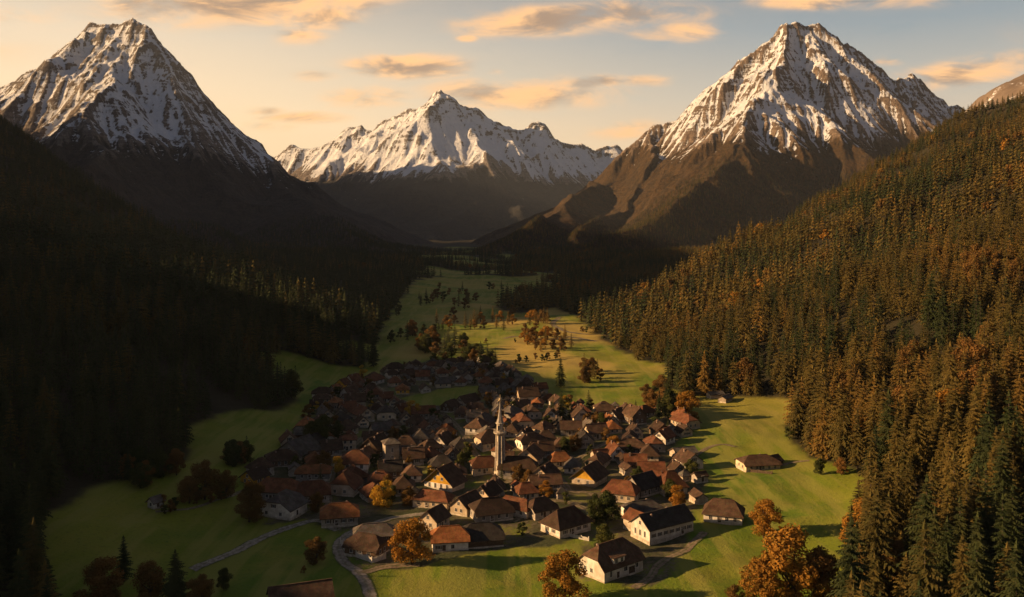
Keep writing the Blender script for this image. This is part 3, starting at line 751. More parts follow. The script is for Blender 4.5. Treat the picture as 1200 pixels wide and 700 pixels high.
def forest_points(x0, x1, y0, y1, step, jitter=.8):
    xs = np.arange(x0, x1, step); ys = np.arange(y0, y1, step)
    X, Y = np.meshgrid(xs, ys); X = X + rng.uniform(-.5, .5, X.shape) * step * jitter * 1.2; Y = Y + rng.uniform(-.5, .5, Y.shape) * step * jitter * 1.2
    return X.ravel(), Y.ravel()
cands = []
for (x0, x1, y0, y1, st, hmin, hmax) in [(-260, 260, 105, 330, 5.7, 14, 28), (-420, 420, 330, 620, 6.4, 13, 27), (-760, 800, 620, 1050, 7.2, 13, 25), (-1250, 1350, 1050, 2250, 8.4, 12, 21), (-1500, 1900, 2250, 3600, 13, 13, 19)]:
    x, y = forest_points(x0, x1, y0, y1, st)
    z = height(x, y); m_ = forest_mask(x, y, z)
    px, py = to_px(x, y, z)
    past = (-1150 * (x - 76) + 1124 * (y - 850)) / 1608.0
    pastl = (1027 * (x + 124) + 956 * (y - 773)) / 1403.0
    hid = np.zeros(len(x), bool)
    q = np.where(((x > 90) & (past > 40)) | ((x < -100) & (pastl > 40)) | (y > 1300))[0]
    q = q[(px[q] > -90) & (px[q] < 1290)]
    for tt in np.linspace(.45, .985, 16):
        zr_ = CAM_Z + (z[q] + 17 - CAM_Z) * tt
        hid[q] |= height(x[q] * tt, y[q] * tt) + 4 > zr_
    dens_ = fbm(x / 45, y / 45, 3, 111) + .62
    bare = (z + 14 * fbm(x / 60, y / 60, 3, 97) > 305) & (x > 0)
    ok = m_ & (px > -90) & (px < 1290) & (py < 1150) & (rng.random(len(x)) < np.clip(dens_ * 1.3, .35, .97)) & ~hid & ~bare
    x, y, z, px, py = x[ok], y[ok], z[ok], px[ok], py[ok]
    h = hmin + (hmax - hmin) * np.clip(.42 + .45 * fbm(x / 30, y / 30, 2, 113) + rng.normal(0, .30, len(x)), -.1, 1.2) * np.where((x < 0) & (y < 450), .55, 1)
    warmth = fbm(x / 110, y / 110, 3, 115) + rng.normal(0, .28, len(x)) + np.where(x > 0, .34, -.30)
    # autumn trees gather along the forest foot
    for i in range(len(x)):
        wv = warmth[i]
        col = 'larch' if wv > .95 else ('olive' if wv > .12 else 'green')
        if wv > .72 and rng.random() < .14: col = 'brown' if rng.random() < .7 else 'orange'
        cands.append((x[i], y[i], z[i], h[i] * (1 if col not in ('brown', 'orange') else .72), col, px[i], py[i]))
print('forest candidates', len(cands))

# ---- pick the spruces that show largest as things of their own
def vis_score(c):
    x, y, z, h, col, px, py = c
    top = HOR + F * (CAM_Z - z - h) / y
    if px < -5 or px > 1205 or top > 690: return 0
    return F * h / y
sc_ = sorted(range(len(cands)), key=lambda i: -vis_score(cands[i]))
n_spr = n_leaf = 0; chosen = set()
for i in sc_:
    c = cands[i]
    if vis_score(c) <= 0: break
    if c[4] in ('brown', 'orange'):
        if n_leaf < 22: n_leaf += 1; chosen.add(i)
    elif n_spr < 186: n_spr += 1; chosen.add(i)
    if n_spr >= 186 and n_leaf >= 22: break
def zone(px, py, y):
    if px < 320: return ('in the dark lower left forest' if py > 520 else 'on the dark left forest slope')
    if px < 860: return 'below the village meadow'
    if px < 985: return 'at the lower right corner of the meadow'
    if px < 1090: return 'at the foot of the right forest slope beside the meadow'
    return 'on the right forest slope near the right edge'
for i, c in enumerate(cands):
    x, y, z, h, col, px, py = c
    if i in chosen:
        INDIV.append(dict(kind='leaf' if col in ('brown', 'orange') else 'spruce', col=col, x=x, y=y, z=z, h=h, forest=zone(px, py, y)))
    else:
        lv = 1 if y < 620 else 0
        key = (lv, col) if (lv, col) in PM else ((0, col) if (0, col) in PM else (lv, 'green'))
        unit = 10 if col in ('brown', 'orange') else 20
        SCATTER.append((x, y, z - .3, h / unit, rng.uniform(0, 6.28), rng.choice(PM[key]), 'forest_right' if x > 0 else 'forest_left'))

# trees on the mountain feet
def mount_scatter(data, n, zmax, x0, x1, y0, y1, colp):
    X, Y, Z = data; cell = X[0, 1] - X[0, 0]
    gx = rng.uniform(x0, x1, n); gy = rng.uniform(y0, y1, n)
    i = ((gy - Y[0, 0]) / cell).astype(int); j = ((gx - X[0, 0]) / cell).astype(int)
    ok = (i >= 0) & (j >= 0) & (i < X.shape[0] - 1) & (j < X.shape[1] - 1)
    gx, gy, i, j = gx[ok], gy[ok], i[ok], j[ok]
    fx = (gx - X[0, 0]) / cell - j; fy = (gy - Y[0, 0]) / cell - i
    z = Z[i, j] * (1 - fx) * (1 - fy) + Z[i, j + 1] * fx * (1 - fy) + Z[i + 1, j] * (1 - fx) * fy + Z[i + 1, j + 1] * fx * fy
    g = height(gx, gy)
    px, py = to_px(gx, gy, z)
    ok = (z > g) & (z < zmax + 60 * fbm(gx / 200, gy / 200, 2, 120)) & (px > -60) & (px < 1260) & (rng.random(len(z)) < np.clip(1.25 - z / zmax, .25, 1))
    for a, b, c in zip(gx[ok], gy[ok], z[ok]):
        k = 'olive' if rng.random() < colp else 'green'
        if rng.random() < colp * .35: k = 'larch'
        SCATTER.append((a, b, c - .5, rng.uniform(.5, .85), rng.uniform(0, 6.28), rng.choice(PM[(0, k)]), 'mountain_forest'))
mount_scatter(ML, 42000, 150, -1900, 100, 1500, 3600, .10)
mount_scatter(MR, 60000, 420, -400, 2000, 1750, 3900, .45)
print('scatter', len(SCATTER), 'individual', len(INDIV))

def scatter_object(name, label, items):
    A = np.array([(a, b, c, s, r_, k) for a, b, c, s, r_, k, _ in items], float)
    me = bpy.data.meshes.new(name); me.vertices.add(len(A)); me.vertices.foreach_set('co', A[:, :3].astype(np.float32).ravel())
    add_attr(me, 'scl', A[:, 3]); add_attr(me, 'rot', A[:, 4])
    ia = me.attributes.new('idx', 'INT', 'POINT'); ia.data.foreach_set('value', A[:, 5].astype(np.int32))
    o = link(name, me); tag(o, label, 'forest', kind='stuff')
    ng = bpy.data.node_groups.new(name + '_scatter', 'GeometryNodeTree')
    ng.interface.new_socket('Geometry', in_out='INPUT', socket_type='NodeSocketGeometry')
    ng.interface.new_socket('Geometry', in_out='OUTPUT', socket_type='NodeSocketGeometry')
    N = ng.nodes; L = ng.links
    gi = N.new('NodeGroupInput'); go = N.new('NodeGroupOutput')
    mp = N.new('GeometryNodeMeshToPoints'); L.new(gi.outputs[0], mp.inputs[0])
    def na(nm, ty):
        n = N.new('GeometryNodeInputNamedAttribute'); n.data_type = ty; n.inputs[0].default_value = nm
        return [s for s in n.outputs if s.enabled and s.name == 'Attribute'][0]
    idx = na('idx', 'INT'); scl = na('scl', 'FLOAT'); rot = na('rot', 'FLOAT')
    cr = N.new('ShaderNodeCombineXYZ'); L.new(rot, cr.inputs[2])
    cs = N.new('ShaderNodeCombineXYZ'); [L.new(scl, cs.inputs[k]) for k in range(3)]
    jn = N.new('GeometryNodeJoinGeometry')
    for k in sorted(set(A[:, 5].astype(int))):
        oi = N.new('GeometryNodeObjectInfo'); oi.inputs['Object'].default_value = proto_specs[k]; oi.inputs['As Instance'].default_value = False
        cmp_ = N.new('FunctionNodeCompare'); cmp_.data_type = 'INT'; cmp_.operation = 'EQUAL'
        ints = [s for s in cmp_.inputs if s.type == 'INT']; L.new(idx, ints[0]); ints[1].default_value = k
        ip = N.new('GeometryNodeInstanceOnPoints')
        L.new(mp.outputs[0], ip.inputs['Points']); L.new(cmp_.outputs[0], ip.inputs['Selection']); L.new(oi.outputs['Geometry'], ip.inputs['Instance'])
        L.new(cr.outputs[0], ip.inputs['Rotation']); L.new(cs.outputs[0], ip.inputs['Scale'])
        L.new(ip.outputs[0], jn.inputs[0])
    L.new(jn.outputs[0], go.inputs[0])
    md = o.modifiers.new('scatter', 'NODES'); md.node_group = ng
    return o
for nm, lb in (('forest_right', 'olive and bronze conifer forest covering the sunlit right hillside'), ('forest_left', 'almost black conifer forest covering the shaded left hillside'), ('mountain_forest', 'dark forest over the feet of the mountains')):
    it = [s for s in SCATTER if s[6] == nm]
    scatter_object({'forest_right': 'hillside_forest', 'forest_left': 'shaded_forest', 'mountain_forest': 'mountain_forest'}[nm], lb, it)
#@@TREES_DONE

#@@VILLAGE
# ------------------------------------------------------------------ houses
COL_ROOF = {'dark brown': (0.110, 0.070, 0.048), 'brown': (0.155, 0.096, 0.062), 'rust': (0.240, 0.104, 0.054), 'orange': (0.38, 0.160, 0.062), 'grey': (0.19, 0.170, 0.15), 'slate': (0.085, 0.074, 0.066)}
COL_WALL = {'white': (0.80, 0.76, 0.68), 'cream': (0.68, 0.56, 0.40), 'grey': (0.42, 0.39, 0.35), 'yellow': (0.80, 0.46, 0.05), 'timber': (0.17, 0.115, 0.075), 'pale': (0.46, 0.40, 0.32)}

def roof_mesh(L, Wd, wh, rh, f, inset, o=.65, t=.26, flare=0.0):
    """f: 0 hipped, 1 gabled, between: half-hipped"""
    a, b = L / 2 + (o if f > .01 else o), Wd / 2 + o
    drop = rh / (Wd / 2) * o
    ze = wh - drop; zr = wh + rh
    ym = b * (1 - f); zm = ze + (zr - ze) * f
    ins = inset if f < .99 else 0
    top = []
    def pt(sx, k):
        if k == 'c0': return (sx * a, -b, ze)
        if k == 'c1': return (sx * a, b, ze)
        if k == 'm0': return (sx * a, -ym, zm)
        if k == 'm1': return (sx * a, ym, zm)
        return (sx * (a - ins), 0, zr)
    loops = []
    for sy, c, m_ in ((-1, 'c0', 'm0'), (1, 'c1', 'm1')):
        pts = [pt(-1, c), pt(1, c)]
        if f > .01: pts.append(pt(1, m_) if f < .99 else pt(1, 'r'))
        if f < .99: pts.append(pt(1, 'r'))
        if f < .99: pts.append(pt(-1, 'r'))
        if f > .01: pts.append(pt(-1, m_) if f < .99 else pt(-1, 'r'))
        if sy > 0: pts = pts[::-1]
        loops.append(pts)
    if f < .99:
        for sx in (-1, 1):
            pts = [pt(sx, 'm0'), pt(sx, 'm1'), pt(sx, 'r')] if f > .01 else [pt(sx, 'c0'), pt(sx, 'c1'), pt(sx, 'r')]
            if sx < 0: pts = pts[::-1]
            loops.append(pts)
    mb = MB()
    for lp in loops:
        mb.face([(x, y, z + t) for x, y, z in lp], 0)
        mb.face([(x, y, z) for x, y, z in lp[::-1]], 1)
    # rim boards
    per = []
    if f < .01: per = [(-1, 'c0'), (1, 'c0'), (1, 'c1'), (-1, 'c1')]
    elif f > .99: per = [(-1, 'c0'), (1, 'c0'), (1, 'r'), (1, 'c1'), (-1, 'c1'), (-1, 'r')]
    else: per = [(-1, 'c0'), (1, 'c0'), (1, 'm0'), (1, 'm1'), (1, 'c1'), (-1, 'c1'), (-1, 'm1'), (-1, 'm0')]
    P_ = [pt(*q) for q in per]
    for i in range(len(P_)):
        p, q = P_[i], P_[(i + 1) % len(P_)]
        mb.face([p, q, (q[0], q[1], q[2] + t), (p[0], p[1], p[2] + t)], 1)
    # ridge tiles
    mb.obox((0, 0, zr + t + .03), (1, 0, 0), a - ins, (0, 1, 0), .16, (0, 0, 1), .07, 0)
    return mb
def wall_mesh(L, Wd, wh, rh, f):
    mb = MB(); a, b = L / 2, Wd / 2; z0 = -3.0
    for sy in (-1, 1):
        p = [(-a, sy * b, z0), (a, sy * b, z0), (a, sy * b, wh), (-a, sy * b, wh)]
        mb.face(p if sy < 0 else p[::-1])
    for sx in (-1, 1):
        p = [(sx * a, -b, z0), (sx * a, b, z0), (sx * a, b, wh)]
        if f > .99: p.append((sx * a, 0, wh + rh))
        elif f > .01:
            y = b * (1 - f); z = wh + rh * f; p += [(sx * a, y, z), (sx * a, -y, z)]
        p.append((sx * a, -b, wh))
        mb.face(p if sx > 0 else p[::-1])
    # stone plinth, slightly proud
    mb.box(-a - .07, a + .07, -b - .07, b + .07, z0 + .05, .35, 1)
    return mb
def window_mesh(w_, h_, shut=False):
    fr = MB(); d = .06
    fr.box(-.02, d, -w_ / 2 - .09, -w_ / 2, -h_ / 2 - .09, h_ / 2 + .09); fr.box(-.02, d, w_ / 2, w_ / 2 + .09, -h_ / 2 - .09, h_ / 2 + .09)
    fr.box(-.02, d, -w_ / 2, w_ / 2, h_ / 2, h_ / 2 + .09); fr.box(-.02, d + .06, -w_ / 2 - .12, w_ / 2 + .12, -h_ / 2 - .13, -h_ / 2)
    fr.box(-.01, d - .02, -.03, .03, -h_ / 2, h_ / 2)
    if shut:
        for s in (-1, 1): fr.box(-.01, .05, s * (w_ / 2 + .11 + w_ * .25) - w_ * .24, s * (w_ / 2 + .11 + w_ * .25) + w_ * .24, -h_ / 2 - .05, h_ / 2 + .05, 1)
    pn = MB(); pn.box(-.02, .02, -w_ / 2, w_ / 2, -h_ / 2, h_ / 2)
    return fr.mesh('window_frame', [M['trim'], M['wood']]), pn.mesh('window_pane', [M['glass']])
WIN = [window_mesh(.95, 1.25), window_mesh(.85, 1.1, True), window_mesh(1.3, 1.3), window_mesh(.8, 1.9)]
def one_mesh_window(i):
    fr, pn = WIN[i]; mb = MB()
    for me, m_ in ((fr, 0), (pn, 2)):
        for p in me.polygons: mb.face([me.vertices[v].co[:] for v in p.vertices], p.material_index if m_ == 0 else m_)
    return mb.mesh('window', [M['trim'], M['wood'], M['glass']])
WIN1 = [one_mesh_window(i) for i in range(4)]
def door_mesh(w_=1.1, h_=2.1):
    mb = MB(); mb.box(-.02, .05, -w_ / 2, w_ / 2, 0, h_, 0)
    for s in (-1, 1): mb.box(-.02, .09, s * (w_ / 2 + .06) - .06, s * (w_ / 2 + .06) + .06, 0, h_, 1)
    mb.box(-.02, .10, -w_ / 2 - .12, w_ / 2 + .12, h_, h_ + .12, 1)
    mb.box(-.02, .30, -w_ / 2 - .2, w_ / 2 + .2, -.25, -.02, 2)
    return mb.mesh('door', [M['wood'], M['trim'], M['stone']])
DOOR = door_mesh(); GATE = door_mesh(2.6, 2.4)
hb = MB(); hb.box(0, .12, -.05, .05, -.05, .05); HANDLE = hb.mesh('door_handle', [M['gilt']])
def chimney_mesh(h):
    mb = MB(); mb.box(-.30, .30, -.25, .25, -1.8, h, 0); mb.box(-.36, .36, -.31, .31, h - .02, h + .10, 1); mb.box(-.22, .22, -.18, .18, h + .10, h + .24, 0)
    return mb.mesh('chimney', [M['brick'], M['stone_dark']])
CHIM = [chimney_mesh(.5), chimney_mesh(.9)]

def make_house(L, Wd, wh, rh, f=1.0, inset=None, detail=1, wins=None, name='house', plank=False, chim=((.2, .25),), o=.65, door=(-1, -.2), seed=0):
    """ridge along local x. wins: list of (side, u, z, type): side 'x+','x-','y+','y-'"""
    inset = Wd * .5 if inset is None else inset
    root = empty(name, (0, 0, 0))
    wl = link('wall', wall_mesh(L, Wd, wh, rh, f).mesh('wall', [M['plank'] if plank else M['wall'], M['stone']]), root)
    rf = link('roof', roof_mesh(L, Wd, wh, rh, f, inset, o).mesh('roof', [M['roof'], M['wood']]), root)
    for u, v in chim:
        c = link('chimney', CHIM[seed % 2], rf); y = v * Wd / 2
        c.location = (u * L, y, wh + rh * (1 - abs(v)) + .2)
    a, b = L / 2, Wd / 2
    if wins is None:
        wins = []
        n = max(1, int((L - 1.5) / (2.6 if detail else 4)))
        for sy in ('y-', 'y+'):
            for k in range(n):
                wins.append((sy, (k + .5) / n * 2 - 1, min(1.75, wh * .55), seed % 2))
                if wh > 4.6 and detail: wins.append((sy, (k + .5) / n * 2 - 1, 4.3, seed % 2))
        for sx in ('x-', 'x+'):
            for k in (-.42, .42): wins.append((sx, k, min(1.75, wh * .55), seed % 2))
            if f > .4 and detail: wins.append((sx, 0, wh + rh * .30, seed % 2))
    for side, u, z, ty in wins:
        loc, rz = {'x+': ((a, u * (b - .9), z), 0), 'x-': ((-a, u * (b - .9), z), math.pi), 'y+': ((u * (a - .9), b, z), math.pi / 2), 'y-': ((u * (a - .9), -b, z), -math.pi / 2)}[side]
        if detail == 2:
            w_ = link('window', WIN[ty][1], root, loc, rz); link('frame', WIN[ty][0], w_)
        else:
            link('window', WIN1[ty], root, loc, rz)
    if door and detail:
        sy, u = door
        if sy in (-1, 1):
            d = link('door', DOOR, root, (u * (a - 1), sy * b, .1), sy * math.pi / 2)
        else:
            d = link('door', DOOR, root, ((1 if sy > 0 else -1) * a, u * (b - 1), .1), 0 if sy > 0 else math.pi)
        if detail == 2: link('handle', HANDLE, d, (.05, .4, 1.05))
    return root
def paint(root, wall, roof):
    root['_w'] = wall; root['_r'] = roof
    for ch in root.children:
        n = ch.name.split('.')[0]
        if n in ('wall', 'dormer', 'porch', 'annex'): ch.color = (*COL_WALL[wall], 1)
        if n in ('roof',): ch.color = (*COL_ROOF[roof], 1)
        for g in ch.children:
            if g.name.split('.')[0] == 'dormer_roof': g.color = (*COL_ROOF[roof], 1)
HOUSES = []    # (root, px, py, wall, roof, size word, shape word)
OCC = []       # x, y, radius
def seat(root, px, py, rz, L, Wd):
    x, y, z = ground_at(px, py)
    c, s = abs(math.cos(rz)), abs(math.sin(rz))
    zs = [float(height(x + dx_, y + dy_)) for dx_ in (-L * .4, L * .4) for dy_ in (-Wd * .4, Wd * .4)]
    root.location = (x, y, sum(zs) / 4 + .15); root.rotation_euler = (0, 0, rz)
    OCC.append((x, y, .46 * math.hypot(L, Wd)))
    return x, y, z
def hero(label, px, py, L, Wd, wh, rh, rz, wall, roof, f=1.0, inset=None, wins=None, plank=False, chim=((.2, .25),), o=.65, door=(-1, -.2), cat='house', name='house', group=None, seed=0):
    r = make_house(L, Wd, wh, rh, f, inset, 2, wins, name, plank, chim, o, door, seed); r.scale = (.86, .86, .80)
    paint(r, wall, roof); tag(r, label, cat, group)
    seat(r, px, py, R(rz), L, Wd)
    return r
def sub_roof(parent, L, Wd, wh, rh, f, loc, rz, wall, roof, nm='annex'):
    """a wing or dormer: a wall part with its own roof"""
    w_ = link(nm, wall_mesh(L, Wd, wh, rh, f).mesh(nm, [M['wall'], M['stone']]), parent, loc, rz)
    w_.color = (*COL_WALL[wall], 1)
    r_ = link(nm + '_roof', roof_mesh(L, Wd, wh, rh, f, Wd * .5, .45, .2).mesh(nm + '_roof', [M['roof'], M['wood']]), w_)
    r_.color = (*COL_ROOF[roof], 1)
    return w_

# --- the large houses of the foreground
h1 = hero('large white house with half hipped brown roof and dormer, nearest the camera beside the meadow', 716, 668, 15.5, 10.5, 4.0, 5.2, 38, 'white', 'brown', .45, 3.6,
          [('y-', -.75, 2.2, 3), ('y-', .1, 2.3, 2), ('y-', .75, 2.3, 2), ('x+', -.5, 2.2, 0), ('x+', .4, 2.2, 0), ('x-', 0, 2.2, 0), ('x-', .6, 2.2, 0), ('x+', 0, 5.2, 0)], chim=((-.25, .3),), door=(-1, -.35), seed=1)
dm = MB()
dm.box(-2.2, 2.2, -1.6, 1.2, 0, 1.9, 0)
d_ = link('dormer', dm.mesh('dormer', [M['wall']]), h1, (-1.5, -3.2, 4.3)); d_.color = (*COL_WALL['white'], 1)
dr = MB(); dr.poly([(-2.6, -2.0, 1.85), (2.6, -2.0, 1.85), (2.6, 2.6, 3.0), (-2.6, 2.6, 3.0), (-2.6, -2.0, 2.05), (2.6, -2.0, 2.05), (2.6, 2.6, 3.2), (-2.6, 2.6, 3.2)], [(3, 2, 1, 0), (4, 5, 6, 7), (0, 1, 5, 4), (1, 2, 6, 5), (2, 3, 7, 6), (3, 0, 4, 7)])
q = link('dormer_roof', dr.mesh('dormer_roof', [M['roof']]), d_); q.color = (*COL_ROOF['brown'], 1)
for u in (-1.1, 1.1): link('window', WIN1[0], d_, (u, -1.6, .95), -math.pi / 2)
link('garage_door', GATE, h1, (3.2, -5.25, .1), -math.pi / 2)
h2 = hero('long white house with slate roof and bright windowed gable facing the meadow', 776, 628, 19, 9, 4.6, 3.6, 33, 'white', 'slate', 1, None,
          [('x-', -.62, 2.3, 3), ('x-', 0, 2.3, 3), ('x-', .62, 2.3, 3), ('x-', 0, 5.6, 0)] + [('y-', -.9 + .3 * k, 2.2, 1) for k in range(7)] + [('y+', -.6 + .4 * k, 2.2, 0) for k in range(4)], chim=((.15, .2), (-.3, -.25)), door=(-1, .55))
sub_roof(h2, 9, 6, 3.4, 2.6, 1.0, (-3.5, 7.2, 0), R(90), 'pale', 'rust')
h3 = hero('white hall with dark hipped roof left of the long white slate roofed house', 663, 621, 13.5, 9.5, 3.4, 4.4, 38, 'white', 'dark brown', 0.0, 3.6, None, chim=(), seed=1)
h4 = hero('low white house with long rust roof left of the white hall', 605, 601, 12.5, 7, 3.0, 2.6, -32, 'white', 'rust', 0.0, 2.5, None)
h5 = hero('white house with bright orange half hipped roof right of the big orange tree', 527, 641, 11, 8, 3.4, 3.4, 8, 'white', 'orange', .35, 3.0, [('y-', -.8, 1.5, 1), ('y-', .15, 1.5, 0), ('x+', 0, 1.6, 0), ('x-', 0, 1.6, 0)], door=(-1, -.45))
h6 = hero('pale house with orange roof where the two lanes meet at the left', 398, 613, 12, 9, 3.2, 3.4, 12, 'pale', 'orange', .4, 3.5, None, seed=1)
h7 = hero('whitewashed barn with broad rounded gable at the left end of the village', 331, 602, 11, 13, 3.4, 4.6, 72, 'white', 'grey', .55, 3.5,
          [('x-', -.5, 1.7, 0), ('x-', .5, 1.7, 0), ('x-', 0, 4.4, 1), ('y+', 0, 1.7, 0)], cat='barn', name='barn', chim=())
h7b = hero('long rust roofed house directly behind the whitewashed rounded gable barn', 327, 583, 15, 9, 3.6, 3.6, -8, 'grey', 'rust', .3, 3, None)
h7c = hero('rust roofed house between the rounded gable barn and the pale orange roofed house', 366, 586, 12, 9, 3.5, 3.8, 14, 'grey', 'rust', .3, 3, None, seed=1)
h8 = hero('brown roofed house cut off by the bottom edge beside the curving lane', 352, 716, 15, 11, 3.6, 4.0, 20, 'timber', 'brown', 1, None, None, plank=True, chim=())
h9 = hero('weathered timber farm building behind the pale plank fence in the lane bend', 430, 648, 11, 8, 2.8, 3.2, -22, 'timber', 'dark brown', .4, 3, None, plank=True, cat='barn', name='barn', chim=())
h9b = hero('low grey roofed timber barn standing behind the fenced farm building', 438, 632, 12, 7.5, 2.6, 2.8, 12, 'timber', 'grey', .3, 3, None, plank=True, cat='barn', name='barn', chim=(), seed=1)
h10 = hero('white house with brown hipped roof alone in the right meadow beside an orange tree', 848, 609, 12.5, 9.5, 3.2, 3.8, -18, 'white', 'brown', 0.0, 3.4, None, chim=((-.1, .2),))
h11 = hero('low brown farmhouse with sprawling roof in the upper right meadow', 888, 549, 15, 10, 2.6, 3.0, 10, 'cream', 'brown', .3, 4, None, plank=False, chim=((.1, .2),))
sub_roof(h11, 8, 6, 2.2, 2.0, 1.0, (7.5, 3.0, 0), R(20), 'timber', 'dark brown')
h12 = hero('cream house with rust hipped roof behind the dark bushy tree', 728, 584, 12, 8.5, 3.5, 3.6, -22, 'cream', 'rust', 0.0, 3, None)
h13 = hero('tall yellow gabled house with white ground floor left of the church', 521, 571, 9, 12.5, 3.0, 5.8, 62, 'yellow', 'dark brown', 1, None,
           [('x-', -.3, 4.6, 0), ('x-', .3, 4.6, 0), ('x-', -.75, 1.6, 3), ('x-', -.25, 1.6, 3), ('x-', .25, 1.6, 3), ('x-', .75, 1.6, 3), ('x-', 0, 6.6, 0), ('y+', -.4, 1.7, 0), ('y+', .4, 1.7, 0)], o=1.1, seed=1)
h14 = hero('smaller yellow gabled house right of the church with grey base', 691, 566, 12, 9.5, 3.2, 4.2, 60, 'yellow', 'dark brown', 1, None,
           [('x-', -.5, 1.7, 0), ('x-', .5, 1.7, 0), ('y-', 0, 1.7, 0)], o=1.0)
# white ground floor band under the yellow gables
for hh, W2, H2, L2 in ((h13, 12.5, 2.7, 9), (h14, 9.5, 2.9, 12)):
    mb = MB(); mb.box(-L2 / 2 - .12, -L2 / 2 - .02, -W2 / 2 - .12, W2 / 2 + .12, -.3, H2); mb.box(-L2 / 2 - .12, L2 / 2, W2 / 2 + .02, W2 / 2 + .12, -.3, H2); mb.box(-L2 / 2 - .12, L2 / 2, -W2 / 2 - .12, -W2 / 2 - .02, -.3, H2)
    q = link('render_coat', mb.mesh('render_coat', [M['wall']]), hh); q.color = (*COL_WALL['white' if hh is h13 else 'pale'], 1)
for ch in list(h13.children) + list(h14.children):
    if ch.name.startswith('window') and ch.location.z < 2.7:
        if ch.location.x < -4: ch.location.x -= .12
        else: ch.location.y += .12 if ch.location.y > 0 else -.12
h15 = hero('rust house with tall hipped roof at the right end of the village', 786, 577, 9.5, 9, 3.4, 5.0, 15, 'cream', 'rust', 0.0, 4, None)
h15b = hero('pale house with rust roof adjoining the tall hipped rust house', 769, 571, 9, 7.5, 3.2, 3.0, -30, 'pale', 'rust', .3, 3, None)
h16 = hero('cream house with low rust roof just in front of the tall yellow gable', 508, 592, 13, 7.5, 3.2, 2.4, -16, 'cream', 'rust', 0.0, 3, None)
h16b = hero('narrow cream house with bright gable below the tall yellow gabled house', 547, 600, 10, 7, 3.3, 3.2, 58, 'cream', 'dark brown', 1, None, None)
h16c = hero('dark roofed house behind and right of the bright orange roofed house', 575, 606, 13, 10, 3.0, 4.0, 20, 'grey', 'dark brown', .3, 4, None)
h17 = hero('house with bulging rust half hipped roof above the lane junction', 404, 577, 10.5, 11, 3.0, 5.2, 80, 'pale', 'rust', .35, 4, None)
h18 = hero('open fronted house with dark steep gable and pale eaves at the left above the village', 350, 533, 13, 13, 2.4, 5.0, 66, 'grey', 'grey', 1, None, None, o=1.2, chim=())
h19 = hero('tower like pale stone house with flat low roof left of the church', 458, 540, 6, 6.5, 8.4, 1.6, 20, 'pale', 'grey', 0.0, 2.6, [('x-', 0, 5.5, 0), ('y-', 0, 5.5, 3), ('y-', 0, 2.2, 0)], chim=())
h20 = hero('small house with bright orange hipped roof right of the church', 656, 545, 8.5, 7.5, 2.8, 3.0, 12, 'cream', 'orange', 0.0, 2.6, None)
h21 = hero('house with pale curved gable roof far behind the church left side', 566, 500, 10, 10, 3, 4.2, 74, 'pale', 'grey', .6, 3, None)
h22 = hero('cream gabled house right behind the church hall', 621, 543, 10, 9, 3.6, 3.8, 72, 'cream', 'brown', 1, None, None, o=1.0)
h23 = hero('square ochre house standing upright above the rust roofs at the left', 408, 527, 7, 7, 5.4, 1.6, 10, 'cream', 'rust', 0, 2.6, None)
h24 = hero('small house with orange front left of the rounded barn', 299, 566, 8, 7, 2.8, 2.6, 60, 'yellow', 'dark brown', 1, None, None)
h25 = hero('small white hut standing alone by the hedge in the dark left meadow', 182, 595, 3.6, 3.2, 2.4, 1.4, 60, 'white', 'grey', 1, None, [('x-', 0, 1.4, 0)], cat='hut', name='hut', chim=())
h26 = hero('small cream house with pale gable behind the orange roofed white house', 509, 618, 8, 7, 3.4, 3.2, 62, 'cream', 'brown', 1, None, None)
h27 = hero('broad dark roofed timber barn right of the bright orange roofed house', 563, 636, 13, 10, 2.6, 3.8, 12, 'timber', 'slate', .35, 4, [], plank=True, cat='barn', name='barn', chim=(), door=None)
h28 = hero('low grey ruin roofed house between the rust hipped house and the long white house', 752, 605, 12, 8, 2.8, 2.6, 18, 'white', 'grey', .3, 3, None)
h29 = hero('dark roofed house tucked against the right side of the rust hipped house', 752, 577, 11, 9, 3.2, 4.2, 40, 'grey', 'slate', 1, None, None)
h30 = hero('pale boarded shed with collapsing light roof at the right village edge', 801, 535, 10, 7, 2.4, 1.8, 20, 'pale', 'grey', 1, None, [], plank=True, cat='shed', name='shed', chim=(), door=None)
for i_, (px, py, lb) in enumerate([(838, 466, 'pale low shed at the forest edge above the right meadow'), (850, 470, 'second pale shed at the forest edge, nearer the larches')]):
    hero(lb, px, py, 9, 5, 2.2, 1.4, 20 + 30 * i_, 'pale', 'grey', 1, None, [], cat='shed', name='shed', chim=(), door=None)
h31 = hero('brown roofed cream house just right of the rust roofed low house', 633, 604, 9, 8, 3.0, 3.2, 30, 'grey', 'dark brown', .3, 3, None)
h32 = hero('small rust hipped house behind the low white rust roofed house', 616, 584, 7.5, 7, 3, 2.8, 20, 'cream', 'rust', 0, 2.8, None)
h33 = hero('rust roofed house left of the tower base', 568, 553, 11, 8, 3.2, 3.4, 14, 'cream', 'rust', .3, 3, None)
h34 = hero('orange roofed grey house behind the lane junction gable', 368, 560, 13, 7, 3.0, 2.4, 4, 'grey', 'orange', 0.3, 3, None)
EX = [(h, None) for h in ()]

